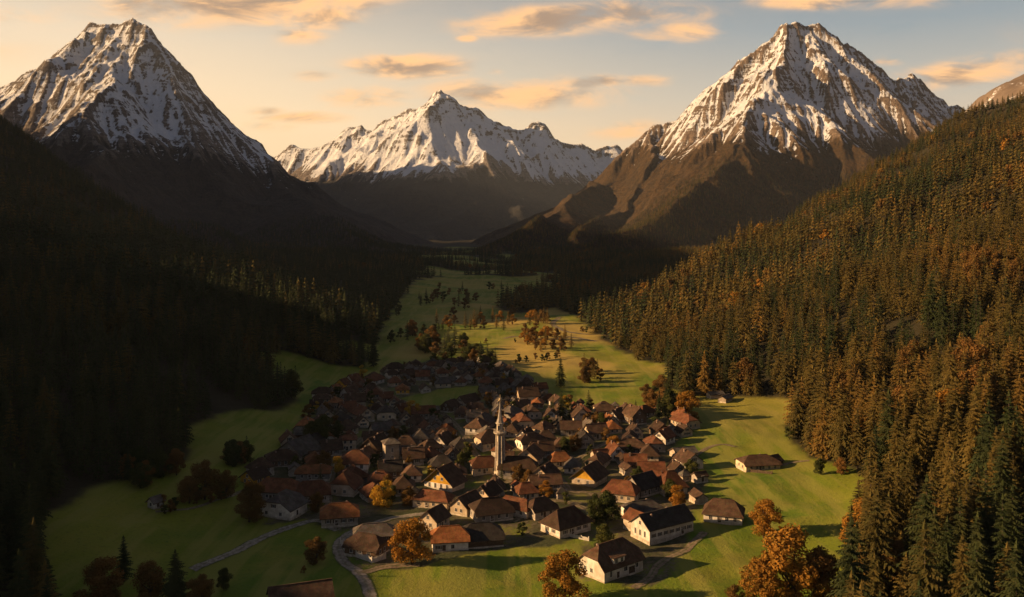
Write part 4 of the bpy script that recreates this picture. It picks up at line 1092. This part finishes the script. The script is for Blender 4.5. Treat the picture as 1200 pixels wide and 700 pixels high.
# --- the church: tall slender spire with a hall at its foot
ch = empty('church_tower', (0, 0, 0)); tag(ch, 'tall slender cream church tower with pointed spire topped by a gilded star', 'church tower')
x, y, z = ground_at(586, 558); ch.location = (x, y, z); OCC.append((x, y, 5)); ch.rotation_euler = (0, 0, R(22))
CHX, CHY = x, y
sh = MB(); r0, r1 = 1.75, 1.45
sh.lathe([(2.3, -2), (2.3, 1.4), (2.0, 1.8), (r0, 2.0), (r1, 14.6)], 8)
for k in range(8):                       # corner ribs
    a = 2 * math.pi * k / 8
    sh.tube([(r0 * 1.03 * math.cos(a), r0 * 1.03 * math.sin(a), 1.8), (r1 * 1.04 * math.cos(a), r1 * 1.04 * math.sin(a), 14.5)], [.24, .20], 6)
shaft = link('shaft', sh.mesh('shaft', [M['stone']]), ch)
for k in range(8):
    a = 2 * math.pi * (k + .5) / 8
    mb = MB(); mb.obox((0, 0, 0), (0, 1, 0), .26, (0, 0, 1), 4.6, (1, 0, 0), .03)
    link('panel', mb.mesh('panel', [M['stone_dark']]), shaft, (1.51 * math.cos(a), 1.51 * math.sin(a), 7.8), a)
ga = MB(); ga.lathe([(r1, 14.5), (2.25, 15.2), (2.3, 15.5), (2.3, 15.62), (2.05, 15.62)], 16)
ga.lathe([(1.2, 15.6), (1.2, 18.4), (1.6, 18.6), (1.6, 18.8), (1.1, 18.95)], 12)
gl = link('belfry', ga.mesh('belfry', [M['stone']]), ch)
rl = MB()
for k in range(16):
    a = 2 * math.pi * k / 16
    rl.tube([(2.18 * math.cos(a), 2.18 * math.sin(a), 15.6), (2.18 * math.cos(a), 2.18 * math.sin(a), 16.6)], [.06, .06], 5)
ring = [(2.18 * math.cos(2 * math.pi * k / 24), 2.18 * math.sin(2 * math.pi * k / 24), 16.6) for k in range(25)]
rl.tube(ring, [.07] * 25, 5)
link('railing', rl.mesh('railing', [M['stone']]), gl)
for k in range(4):
    a = math.pi / 4 + k * math.pi / 2
    link('opening', WIN[3][1], gl, (1.19 * math.cos(a), 1.19 * math.sin(a), 17.1), a)
spi = MB(); spi.lathe([(1.35, 18.9), (.95, 20.2), (.50, 22.8), (.20, 25.4), (.06, 26.6)], 8)
link('spire', spi.mesh('spire', [M['lead']]), ch)
st = MB(); st.lathe([(.05, 26.4), (.42, 26.75), (.50, 27.05), (.30, 27.4), (.05, 27.6)], 10)
for k in range(8):
    a = 2 * math.pi * k / 8; L_ = 1.75 if k % 2 == 0 else 1.2
    st.tube([(0, 0, 27.05), (math.cos(a) * L_, 0, 27.05 + math.sin(a) * L_)], [.26, .05], 5)
st.tube([(0, -.6, 27.05), (0, .6, 27.05)], [.06, .06], 5)
link('star', st.mesh('star', [M['gilt']]), ch, (0, 0, 0), R(-22))
hh = hero('grey church hall with long dark roof at the foot of the tower', 607, 557, 15, 8, 3.8, 4.2, -6, 'grey', 'dark brown', .25, 3.5,
          [('y-', -.8, 2.0, 3), ('y-', -.35, 2.0, 3), ('y-', .3, 2.0, 3), ('y-', .8, 2.0, 3), ('x+', 0, 2, 0)], cat='church hall', name='church_hall', chim=())

# --- the smaller houses that fill the village: prototypes, then copies
FILL = [(300, 560), (296, 550), (322, 536), (352, 505), (372, 468), (425, 444), (500, 427), (575, 425), (622, 452), (665, 484), (735, 482), (790, 482), (806, 500), (792, 528), (812, 545), (800, 560), (740, 562), (700, 556), (655, 582), (600, 588),
        (560, 600), (520, 604), (480, 606), (445, 604), (425, 590), (380, 594), (330, 575)]
LANES = [([(437, 730), (434, 700), (424, 676), (404, 660), (396, 643), (402, 631), (417, 622), (440, 614), (468, 606), (500, 603)], 2.7, 'road', 'pale gravel lane curving from the bottom edge into the village'),
         ([(225, 668), (262, 652), (300, 634), (340, 618), (373, 610), (396, 622)], 2.4, 'road', 'lane'),
         ([(424, 672), (450, 665), (470, 663), (492, 662)], 2.2, 'dirt', 'path'),
         ([(600, 612), (625, 600), (648, 588), (668, 590), (690, 600), (694, 612)], 2.4, 'dirt', 'path'),
         ([(742, 690), (762, 676), (772, 662), (800, 647), (815, 634), (826, 624)], 2.0, 'dirt', 'path'),
         ([(800, 542), (815, 534), (828, 526), (846, 521), (862, 524)], 1.8, 'dirt', 'path'),
         ([(905, 548), (930, 542), (948, 540)], 1.8, 'dirt', 'path'),
         ([(700, 400), (668, 395), (640, 398), (612, 394), (590, 397)], 4, 'dirt', 'path'),
         ([(655, 372), (648, 380), (662, 388), (690, 392)], 4, 'dirt', 'path'),
         ([(560, 470), (572, 486), (570, 500), (590, 515)], 2.4, 'dirt', 'path'),
         ([(640, 556), (655, 560), (668, 575), (690, 578), (712, 592)], 2.2, 'dirt', 'path')]
LANES += [([(500, 603), (530, 594), (560, 580), (590, 566), (625, 560), (640, 556)], 2.6, 'dirt', ''), ([(588, 566), (560, 535), (545, 510), (520, 486), (470, 470), (440, 452)], 2.4, 'dirt', ''), ([(396, 622), (385, 585), (395, 545), (430, 510), (470, 490)], 2.4, 'dirt', ''),
          ([(640, 556), (690, 530), (740, 505), (780, 490)], 2.4, 'dirt', ''), ([(690, 600), (740, 560), (800, 542)], 2.2, 'dirt', ''), ([(182, 600), (225, 596), (262, 584), (300, 572), (330, 566)], 1.3, 'dirt', '')]
LANE_PTS = []
def lane(pts, wd, mk):
    g = [ground_at(*p)[:2] for p in pts]
    P_ = [Vector((a, b, 0)) for a, b in g]; ext = [P_[0] * 2 - P_[1]] + P_ + [P_[-1] * 2 - P_[-2]]
    ctr = []
    for i in range(1, len(ext) - 2):
        n = max(3, int((ext[i + 1] - ext[i]).length / 1.5))
        for k in range(n):
            t = k / n; a, b, c, d = ext[i - 1:i + 3]
            ctr.append(.5 * ((2 * b) + (c - a) * t + (2 * a - 5 * b + 4 * c - d) * t * t + (3 * b - a - 3 * c + d) * t ** 3))
    ctr.append(P_[-1])
    vs = []; n = len(ctr); off = (-1, -.5, 0, .5, 1)
    for i, c in enumerate(ctr):
        t = (ctr[min(i + 1, n - 1)] - ctr[max(i - 1, 0)]).normalized(); nn = Vector((-t.y, t.x, 0))
        LANE_PTS.append((c.x, c.y, wd / 2))
        for k in off:
            wv = wd / 2 * 1.25 * k * (1 + .14 * float(pnoise(c.x / 4 + k, c.y / 4, 7)))
            p = c + nn * wv
            vs.append((p.x, p.y, float(height(p.x, p.y)) + .13 - .05 * abs(k) ** 3))
    m_ = len(off); q = [(i * m_ + k, i * m_ + k + 1, (i + 1) * m_ + k + 1, (i + 1) * m_ + k) for i in range(n - 1) for k in range(m_ - 1)]
    me = np_mesh('lane', np.array(vs), np.array(q)[:, ::-1]); me.materials.append(M[mk]); add_attr(me, 'across', np.tile(np.array(off), n))
    tag(link('road' if mk == 'road' else 'path', me), kind='structure')
for l_ in LANES: lane(*l_[:3])

for px_, py_, r_ in ((521, 583, 6), (449, 594, 4.5), (446, 606, 6), (691, 578, 6), (586, 570, 4), (458, 550, 4), (690, 590, 5), (663, 606, 5), (404, 590, 4)):
    g_ = ground_at(px_, py_); OCC.append((g_[0], g_[1], r_))
protos = []
SPECS = [(9.5, 8, 2.8, 3.0, 0.0, 'hipped', 0), (9, 7.5, 3.0, 3.0, 1.0, 'gabled', 0), (12, 8, 2.8, 3.0, .4, 'half-hipped', 0), (11, 8.5, 4.2, 3.8, 1.0, 'tall-gabled', 0), (8, 7, 2.8, 3.0, 0.0, 'small hipped', 0),
         (13, 7.5, 3.0, 3.0, 1.0, 'long gabled', 0), (9.5, 9, 3.0, 3.6, .35, 'broad half-hipped', 0), (7.5, 6, 2.6, 2.8, 1.0, 'small gabled', 0)]
for det in (1, 0):
    for i, (L, Wd, wh, rh, f, word, _) in enumerate(SPECS):
        r = make_house(L, Wd, wh, rh, f, None, det, None, seed=i, chim=(((.2, .25),) if i % 4 != 3 else ((.28, .2), (-.25, -.25))) if det or i % 2 else ())
        protos.append([r, False, L, Wd, word, det])
def new_from(k):
    p = protos[k]
    if not p[1]: p[1] = True; return p[0]
    return copy_tree(p[0])
fillx = []
gv = random.Random(5)
tries = 0
def spots(n, y0, y1, poly, seed):
    g = np.random.default_rng(seed); a = g.uniform(-150, 120, n); b = g.uniform(y0, y1, n); c = height(a, b); p, q = to_px(a, b, c)
    ok = in_poly(p, q, poly) & ~in_poly(p, q, GREEN)
    return [tuple(float(k) for k in r_) for r_ in np.stack([a, b, c, p, q], 1)[ok]]
for x, y, z, px, py in spots(30000, 270, 620, FILL, 5):
    if len(fillx) >= 235: break
    i = gv.choices(range(8), (14, 16, 12, 8, 18, 9, 9, 16))[0]
    L, Wd = SPECS[i][:2]
    rr = .43 * math.hypot(L, Wd)
    if any((x - a) ** 2 + (y - b) ** 2 < (rr + c) ** 2 * .86 for a, b, c in OCC): continue
    if any((x - a) ** 2 + (y - b) ** 2 < (rr * .8 + c) ** 2 for a, b, c in LANE_PTS) or fbm(x / 26, y / 26, 2, 130) > .48: continue
    OCC.append((x, y, rr)); fillx.append((x, y, z, px, py, i))
print('filled houses', len(fillx))
LANDM = [(586, 540, 'the church tower'), (521, 562, 'the tall yellow gable'), (691, 558, 'the small yellow gable'), (449, 580, 'the golden tree'), (458, 530, 'the tower-like house'), (404, 570, 'the bulging rust roof'),
         (350, 528, 'the open dark gable'), (520, 468, 'the village field'), (408, 520, 'the ochre house'), (566, 496, 'the pale curved gable'), (656, 540, 'the bright orange roof'), (735, 500, 'the upper right village rooftops'), (786, 565, 'the tall rust house'),
         (805, 480, 'the meadow-corner orange tree'), (658, 484, 'the paired dark spruces'), (331, 590, 'the rounded-gable barn')]
LANDM = [l for l in LANDM if 'rooftops' not in l[2]]
NTH = ['nearest', 'second nearest', 'third nearest', 'fourth nearest', 'fifth nearest', 'sixth nearest', 'seventh nearest', 'eighth nearest', 'ninth nearest', 'tenth nearest']
def direction(dx_, dy_):
    dy_ *= 1.7
    if abs(dx_) < .4 * abs(dy_): return 'behind' if dy_ < 0 else 'in front of'
    if abs(dy_) < .4 * abs(dx_): return 'left of' if dx_ < 0 else 'right of'
    return ('behind-' if dy_ < 0 else 'front-') + ('left of' if dx_ < 0 else 'right of')
def name_all(items, landm):
    """items: (object, px, py, description). Gives each its own label by what it stands beside."""
    groups = {}
    for o, px, py, desc in items:
        d, l = min((math.hypot(px - a, (py - b) * 1.7), (a, b, t)) for a, b, t in landm)
        groups.setdefault((desc, direction(px - l[0], py - l[1]), l[2]), []).append((d, o))
    for (desc, dr_, lm), its in groups.items():
        its.sort(key=lambda q: q[0])
        for k, (d, o) in enumerate(its):
            o['label'] = (f'{NTH[min(k, 9)]} of the ' + plural(desc) if len(its) > 1 else desc) + f' {dr_} {lm}'
def plural(d): return d[:-1] + 'ies' if d.endswith('y') else (d + 'es' if d.endswith('sh') else d + 's')
named = []
shed_p = []
for i, (L, Wd, wh, rh, f) in enumerate([(4.5, 3.2, 2.0, 1.1, 1.0), (6, 3.6, 2.1, 1.3, 1.0), (3.6, 3.4, 2.0, 1.4, 0.0)]):
    shed_p.append([make_house(L, Wd, wh, rh, f, None, 1, [('y-', 0, 1.2, 0)], 'shed', True, (), .3, (-1, .5) if i == 1 else (1, 0)), False])
st_ = 0
for x, y, z, px, py in spots(9000, 255, 470, VILL, 6):
    if st_ >= 44: break
    if any((x - a) ** 2 + (y - b) ** 2 < (1.7 + c) ** 2 * .9 for a, b, c in OCC): continue
    if any((x - a) ** 2 + (y - b) ** 2 < (2 + c) ** 2 for a, b, c in LANE_PTS): continue
    st_ += 1; OCC.append((x, y, 2.0)); k = gv.randrange(3); p = shed_p[k]
    o = p[0] if not p[1] else copy_tree(p[0]); p[1] = True
    o.location = (x, y, z + .1); o.rotation_euler = (0, 0, R(12 + gv.choice((0, 90, 180, 270)) + gv.uniform(-15, 15)))
    wall = gv.choice(('timber', 'pale', 'grey')); roof = gv.choice(('dark brown', 'grey', 'rust', 'slate', 'brown'))
    paint(o, wall, roof); tag(o, None, 'shed', 'small sheds between the village houses')
    named.append((o, px, py, f'small {wall} shed with {roof.replace(" ", "-")} {("gable", "long gable", "hipped")[k]} roof'))
for x, y, z, px, py, i in fillx:
    k = i if y < 430 else i + 8
    o = new_from(k)
    base_a = 20 * float(fbm(x / 90, y / 90, 2, 140)) + 12
    rz = R(base_a + gv.choice((0, 0, 90, 90, 90, 45)) + gv.uniform(-14, 14) + gv.choice((0, 180)))
    s = gv.uniform(.76, .98) * (1 if y < 400 else .88)
    o.location = (x, y, z + .1); o.rotation_euler = (0, 0, rz); o.scale = (s, s, s * gv.uniform(.92, 1.1))
    wall = gv.choices(('white', 'cream', 'grey', 'pale', 'yellow', 'timber'), (22, 24, 20, 22, 2, 10))[0]
    roof = gv.choices(('dark brown', 'brown', 'rust', 'orange', 'grey', 'slate'), (24, 27, 22, 6, 15, 6))[0]
    paint(o, wall, roof); tag(o, None, 'house', 'houses packed together in the village')
    word = SPECS[i][5]
    named.append((o, px, py, f'{wall} {word} house with {roof.replace(chr(32), chr(45))} roof'))
def lab_fix(s): return s
groups = {}
for o, px, py, desc in named:
    d, l = min((math.hypot(px - a, (py - b) * 1.7), (a, b, t)) for a, b, t in LANDM)
    groups.setdefault((desc, direction(px - l[0], py - l[1]), l[2]), []).append((d, o))
for (desc, dr_, lm), its in groups.items():
    its.sort(key=lambda q: q[0])
    for k, (d, o) in enumerate(its):
        o['label'] = desc + ', ' + (NTH[k] + ' ' if len(its) > 1 else '') + f'{dr_} {lm}'
for p in protos:
    if not p[1]:
        for c in list(p[0].children):
            for g in list(c.children): bpy.data.objects.remove(g)
            bpy.data.objects.remove(c)
        bpy.data.objects.remove(p[0])

# --- plank fence in the lane bend, hedge walls
def fence(pts, hgt, name, label, gap=1.3, mk='trim', closed=True):
    root = empty(name, (0, 0, 0)); g = [ground_at(*p)[:2] for p in pts]
    root.location = (g[0][0], g[0][1], float(height(*g[0]))); ox, oy, oz = root.location
    pan = MB(); tag(root, label, 'fence')
    for (ax, ay), (bx, by) in zip(g[:-1], g[1:]):
        L_ = math.hypot(bx - ax, by - ay); n = max(1, int(L_ / 2.2)); ux, uy = (bx - ax) / L_, (by - ay) / L_
        for k in range(n + 1):
            px_, py_ = ax + (bx - ax) * k / n - ox, ay + (by - ay) * k / n - oy
            zz = float(height(px_ + ox, py_ + oy)) - oz
            mb = MB(); mb.box(-.09, .09, -.09, .09, -.4, hgt + .18); mb.poly([(-.09, -.09, hgt + .18), (.09, -.09, hgt + .18), (.09, .09, hgt + .18), (-.09, .09, hgt + .18), (0, 0, hgt + .3)], [(0, 1, 4), (1, 2, 4), (2, 3, 4), (3, 0, 4)])
            link('post', mb.mesh('post', [M[mk]]), root, (px_, py_, zz), math.atan2(uy, ux))
        m_ = int(L_ / .24)
        for k in range(m_):
            t = (k + .5) / m_; X_, Y_ = ax + (bx - ax) * t, ay + (by - ay) * t; zz = float(height(X_, Y_)) - oz
            hv = hgt * gv.uniform(.82, 1.05)
            pan.obox((X_ - ox + uy * .1, Y_ - oy - ux * .1, zz + hv / 2), (ux, uy, 0), .095, (0, 0, 1), hv / 2, (-uy, ux, 0), .015)
    link('boards', pan.mesh('boards', [M[mk]]), root)
fence([(399, 637), (404, 646), (418, 653), (436, 660), (452, 655)], 1.5, 'plank_fence', 'pale uneven plank fence around the timber farm in the lane bend')
fence([(664, 628), (690, 634)], 1.0, 'garden_fence', 'short pale garden fence in front of the white hall')
fence([(872, 553), (905, 556)], 1.1, 'paddock_fence', 'low wooden fence before the brown farmhouse in the right meadow', mk='wood')

# ------------------------------------------------------------------ single trees
def add_tree(px, py, hpx, kind, col, label=None, group=None):
    x, y, z = ground_at(px, py); INDIV.append(dict(kind=kind, col=col, x=x, y=y, z=z, h=hpx * y / F, label=label, group=group, px=px, py=py, hand=True))
for a in [(449, 594, 32, 'leaf', 'gold', 'round golden yellow tree among the houses left of the yellow gable'),
          (483, 662, 54, 'leaf', 'orange', 'large rounded orange tree beside the orange roofed white house'),
          (662, 706, 60, 'leaf', 'orange', 'orange tree at the bottom edge left of the large white house'),
          (895, 630, 46, 'leaf', 'orange', 'orange tree right of the lone house in the right meadow'),
          (804, 493, 36, 'leaf', 'orange', 'glowing orange tree at the corner of the upper right meadow'),
          (292, 612, 50, 'leaf', 'brown', 'dull orange brown tree left of the rounded gable barn'),
          (240, 586, 48, 'leaf', 'brown', 'wide dark brown tree above the left meadow road'),
          (222, 590, 34, 'leaf', 'brown', 'smaller brown tree left of the wide dark brown tree'),
          (265, 584, 34, 'leaf', 'brown', 'brown tree between the hedge and the dull orange tree'),
          (371, 660, 32, 'leaf', 'brown', 'small loose brown tree alone on the grass left of the curving lane'),
          (356, 672, 10, 'leaf', 'brown', 'tiny brown sapling below the small loose brown tree'),
          (712, 614, 40, 'leaf', 'green', 'dark bushy tree in front of the rust hipped cream house'),
          (698, 612, 34, 'leaf', 'green', 'dark round tree left of the dark bushy tree'),
          (707, 646, 34, 'leaf', 'green', 'olive tree just behind the large white house'),
          (612, 628, 17, 'leaf', 'green', 'round dark shrub on the grass left of the white hall'),
          (930, 716, 98, 'leaf', 'orange', 'big orange tree at the bottom edge below the right meadow'),
          (894, 716, 62, 'leaf', 'orange', 'shorter orange tree left of the big orange bottom tree'),
          (962, 712, 72, 'leaf', 'brown', 'brown broad tree right of the big orange bottom tree'),
          (860, 718, 34, 'leaf', 'brown', 'low brown tree at the bottom edge, leftmost of the orange cluster'),
          (1010, 650, 66, 'leaf', 'orange', 'orange tree at the right meadow edge against dark spruces'),
          (1050, 700, 70, 'leaf', 'brown', 'reddish brown tree among the tall spruces at the bottom right'),
          (986, 557, 22, 'leaf', 'brown', 'small bronze tree at the upper right end of the meadow'),
          (962, 556, 20, 'leaf', 'green', 'dark shrub at the forest foot left of the small bronze tree'),
          (925, 515, 16, 'leaf', 'green', 'flat dark bush on the upper right meadow'),
          (940, 512, 22, 'leaf', 'green', 'dark bush at the forest edge of the upper right meadow'),
          (145, 682, 56, 'spruce', 'green', 'dark pointed spruce at the lower left edge of the meadow'),
          (206, 708, 66, 'spruce', 'green', 'tall dark spruce at the bottom left, right of the brown trees'),
          (176, 706, 50, 'leaf', 'brown', 'brown broad tree between the two dark spruces at the bottom left'),
          (116, 712, 60, 'leaf', 'brown', 'dark brown tree left of the pointed spruce at the bottom left'),
          (236, 712, 40, 'leaf', 'brown', 'low brown tree right of the tall dark spruce at the bottom left'),
          (262, 690, 26, 'leaf', 'green', 'low dark shrubby tree beside the start of the left lane'),
          (289, 534, 24, 'spruce', 'green', 'slim dark spruce at the foot of the dark left meadow'),
          (342, 466, 34, 'leaf', 'green', 'dark upright tree in the middle of the left upper meadow'),
          (438, 430, 36, 'spruce', 'green', 'tall dark spruce above the far left rooftops'),
          (657, 454, 36, 'spruce', 'green', 'lone slim spruce in the green field behind the church'),
          (690, 481, 25, 'spruce', 'green', 'dark wide spruce behind the village, right one of a pair'),
          (658, 492, 34, 'spruce', 'green', 'dark wide spruce behind the village, left one of a pair'),
          (648, 492, 28, 'spruce', 'green', 'shorter dark spruce leaning against the wide left spruce'),
          (669, 491, 24, 'spruce', 'green', 'small dark spruce right of the wide left spruce'),
          (745, 482, 14, 'spruce', 'green', 'small dark spruce above the upper right rooftops'),
          (826, 464, 54, 'spruce', 'larch', 'golden larch at the lit forest edge above the right meadow'),
          (841, 463, 46, 'spruce', 'larch', 'second golden larch at the forest edge, right of the tallest'),
          (380, 522, 38, 'leaf', 'green', 'large dark tree right of the steep open gable'), (366, 520, 28, 'leaf', 'green', 'dark tree between the open gable and the large dark tree'),
          (396, 518, 26, 'leaf', 'green', 'dark tree left of the square ochre house'), (484, 490, 22, 'leaf', 'gold', 'yellow green tree below the village field'), (372, 482, 12, 'leaf', 'gold', 'tiny yellow tree at the far left rooftops'),
          (475, 576, 22, 'leaf', 'green', 'dark shrubby tree right of the round golden tree'), (395, 556, 22, 'leaf', 'gold', 'dull yellow tree right of the orange roofed grey house')]:
    add_tree(*a)
def cluster(n, poly, mixk, h0, h1, label, group, seed):
    g = random.Random(seed); xs = [p[0] for p in poly]; ys = [p[1] for p in poly]; k = 0; t = 0
    while k < n and t < 4000:
        t += 1; px = g.uniform(min(xs), max(xs)); py = g.uniform(min(ys), max(ys))
        if not in_poly([px], [py], poly)[0]: continue
        kind, col = g.choice(mixk); x, y, z = ground_at(px, py)
        if y > 1500: continue
        h = g.uniform(h0, h1) * (1.25 if kind == 'spruce' else 1)
        INDIV.append(dict(kind=kind, col=col, x=x, y=y, z=z, h=h, px=px, py=py, clus=label, group=group)); k += 1
SPG, SPO, SPL, LO, LB, LG, LY = ('spruce', 'green'), ('spruce', 'olive'), ('spruce', 'larch'), ('leaf', 'orange'), ('leaf', 'brown'), ('leaf', 'green'), ('leaf', 'gold')
cluster(34, [(508, 378), (545, 368), (600, 366), (640, 372), (648, 382), (600, 390), (550, 388), (512, 386)], [LO, LB, LB, SPL, SPO], 8, 13, 'in the sunlit tree belt across the valley floor', 'sunlit tree belt in the valley', 1)
cluster(26, [(612, 392), (668, 396), (672, 410), (640, 414), (612, 408)], [LO, LB, SPO, SPL], 7, 12, 'in the golden grove on the right of the sunlit fields', 'golden grove in the sunlit fields', 2)
cluster(30, [(470, 388), (500, 392), (545, 410), (585, 424), (588, 436), (540, 430), (500, 416), (472, 402)], [SPG, SPG, LG, LB], 10, 15, 'in the dark tree row behind the far rooftops', 'dark tree row behind the far rooftops', 3)
cluster(12, [(676, 436), (706, 434), (710, 448), (680, 450)], [LB, LB, SPO], 7, 11, 'in the small brown copse on the green field', 'brown copse on the green field', 4)
cluster(14, [(500, 346), (560, 350), (560, 364), (505, 360)], [LB, LG, SPO], 9, 14, 'scattered in the dim far meadows', 'trees scattered in the far meadows', 5)
cluster(16, [(756, 470), (778, 460), (790, 492), (762, 497)], [SPG, LG, LB], 8, 13, 'in the dark clump at the right upper village edge', 'dark clump at the village edge', 6)
cluster(10, [(250, 545), (282, 538), (290, 545), (256, 552)], [LG, LB], 6, 9, 'in the hedge at the foot of the dark left meadow', 'hedge trees of the left meadow', 7)
cluster(14, [(190, 603), (240, 592), (300, 574), (296, 568), (236, 584), (190, 595)], [LG, LB], 2, 4.5, 'in the hedge beside the small white hut', 'hedge beside the white hut', 8)
cluster(10, [(446, 352), (470, 362), (470, 372), (450, 368)], [LG, SPG], 8, 12, 'on the left side of the far meadows', 'trees on the left of the far meadows', 9)
# garden trees between the houses
vt = 0; gt = []
for x, y, z, px, py in spots(12000, 260, 620, VILL, 8):
    if vt >= 108: break
    if any((x - a) ** 2 + (y - b) ** 2 < (c * .9 + .8) ** 2 for a, b, c in OCC): continue
    if any((x - a) ** 2 + (y - b) ** 2 < (c + 1.0) ** 2 for a, b, c in LANE_PTS): continue
    OCC.append((x, y, .5)); vt += 1
    kc = gv.choices((LG, LB, LO, SPG, LY), (44, 30, 5, 12, 2))[0]
    INDIV.append(dict(kind=kc[0], col=kc[1], x=x, y=y, z=z, h=gv.uniform(3.6, 7.5) * (1.3 if kc[0] == 'spruce' else 1), px=px, py=py, garden=True))

cluster(12, [(455, 398), (520, 384), (524, 388), (458, 403)], [LG, LB, SPG], 6, 10, 'in the hedge line crossing the left of the mid valley', 'left mid valley hedge line', 11)
cluster(14, [(560, 402), (720, 384), (722, 388), (562, 407)], [LB, LG, LO], 3, 6, 'in the low hedge across the golden fields', 'low hedge across the golden fields', 12)
cluster(10, [(600, 424), (660, 418), (664, 422), (602, 428)], [LG, LB], 3, 6, 'in the low hedge bordering the green field', 'low hedge bordering the green field', 13)
cluster(12, [(480, 366), (500, 338), (590, 336), (600, 345), (520, 348), (500, 368)], [LG, LB, SPG], 8, 13, 'dotted over the farthest meadows', 'trees of the farthest meadows', 14)
cluster(12, [(130, 560), (175, 548), (215, 555), (170, 575)], [LG, LB, SPG], 6, 10, 'at the upper edge of the shaded lower left meadow', 'shaded lower left meadow edge', 15)
print('COUNT', len([t for t in INDIV if t['kind'] == 'leaf']), len([t for t in INDIV if t['kind'] != 'leaf']))
CW = {'gold': 'golden', 'orange': 'orange', 'brown': 'brown', 'green': 'dark green', 'olive': 'olive', 'larch': 'bronze'}
gitems = []; cnt = {}
for t in INDIV:
    hp = t['h'] * F / t['y']; cnt[t['kind']] = cnt.get(t['kind'], 0) + 1
    if t['kind'] == 'spruce':
        me = SPRM[t['col']] if hp < 34 else SPR[t['col']][rnd.randrange(3)]; unit = 20; nm = 'spruce_tree'
    else:
        me = LEAFS[t['col']] if hp < 20 else LEAF[t['col']][rnd.randrange(2)]; unit = 10; nm = 'broadleaf_tree'
    if t['col'] == 'larch': nm = 'larch_tree'
    s = t['h'] / unit
    o = empty(nm, (t['x'], t['y'], t['z'] - .15), rnd.uniform(0, 6.28), s)
    if t['kind'] == 'leaf': o.scale = (s * rnd.uniform(.95, 1.2), s * rnd.uniform(.95, 1.2), s)
    elif t['h'] < 14 and t['y'] < 520 and t.get('hand'): o.scale = (s * 1.35, s * 1.35, s)
    link('trunk', me[0], o); link('crown', me[1], o)
    word = {'spruce': 'spruce', 'leaf': 'broadleaf tree'}[t['kind']]
    if t['col'] == 'larch': word = 'larch'
    colw = '' if word == 'larch' else CW[t['col']] + ' '
    if t['col'] == 'larch': colw = 'bronze '
    tag(o, None, 'tree')
    if t.get('label'): o['label'] = t['label']
    elif t.get('forest'):
        size = 'tall' if t['h'] > 19 else ('mid height' if t['h'] > 15 else 'short')
        o['label'] = f'{size} {colw}{word} {t["forest"]}'; o['group'] = f'{size} {colw}{word}s {t["forest"]}'
    elif t.get('clus'):
        size = 'taller' if t['h'] > 11 else 'lower'
        o['label'] = f'{size} {colw}{word} {t["clus"]}'; o['group'] = f'{size} {colw}{word}s, {t["group"]}'
    else: gitems.append((o, t['px'], t['py'], f'{colw}{word}'))
    if t.get('garden'): o['group'] = 'garden trees between the village houses'
print('trees', cnt, 'objects', len(bpy.data.objects))
LM2 = [l for l in LANDM]
groups = {}
for o, px, py, desc in gitems:
    d, l = min((math.hypot(px - a, (py - b) * 1.7), (a, b, t)) for a, b, t in LM2 if 'tree' not in t and 'spruce' not in t)
    groups.setdefault((desc, direction(px - l[0], py - l[1]), l[2]), []).append((d, o))
for (desc, dr_, lm), its in groups.items():
    its.sort(key=lambda q: q[0])
    for k, (d, o) in enumerate(its):
        o['label'] = f'{desc} among the houses, ' + (NTH[min(k, 9)] + ' ' if len(its) > 1 else '') + f'{dr_} {lm}'

# ------------------------------------------------------------------ haze over the whole valley
hz = MB(); hz.box(-19000, 19000, -400, 19000, -260, 1750)
hm = bpy.data.materials.new('haze_air'); hm.use_nodes = True
ht = NT(hm.node_tree); ht.n.clear()
vo = ht.node('ShaderNodeVolumePrincipled'); vo.inputs['Color'].default_value = (0.58, 0.66, 0.78, 1); vo.inputs['Density'].default_value = 1.9e-5; vo.inputs['Anisotropy'].default_value = 0.1
ho = ht.node('ShaderNodeOutputMaterial'); ht.l.new(vo.outputs[0], ho.inputs['Volume'])
tag(link('haze', hz.mesh('haze', [hm])), 'thin evening haze filling the valley air', 'haze', kind='stuff')
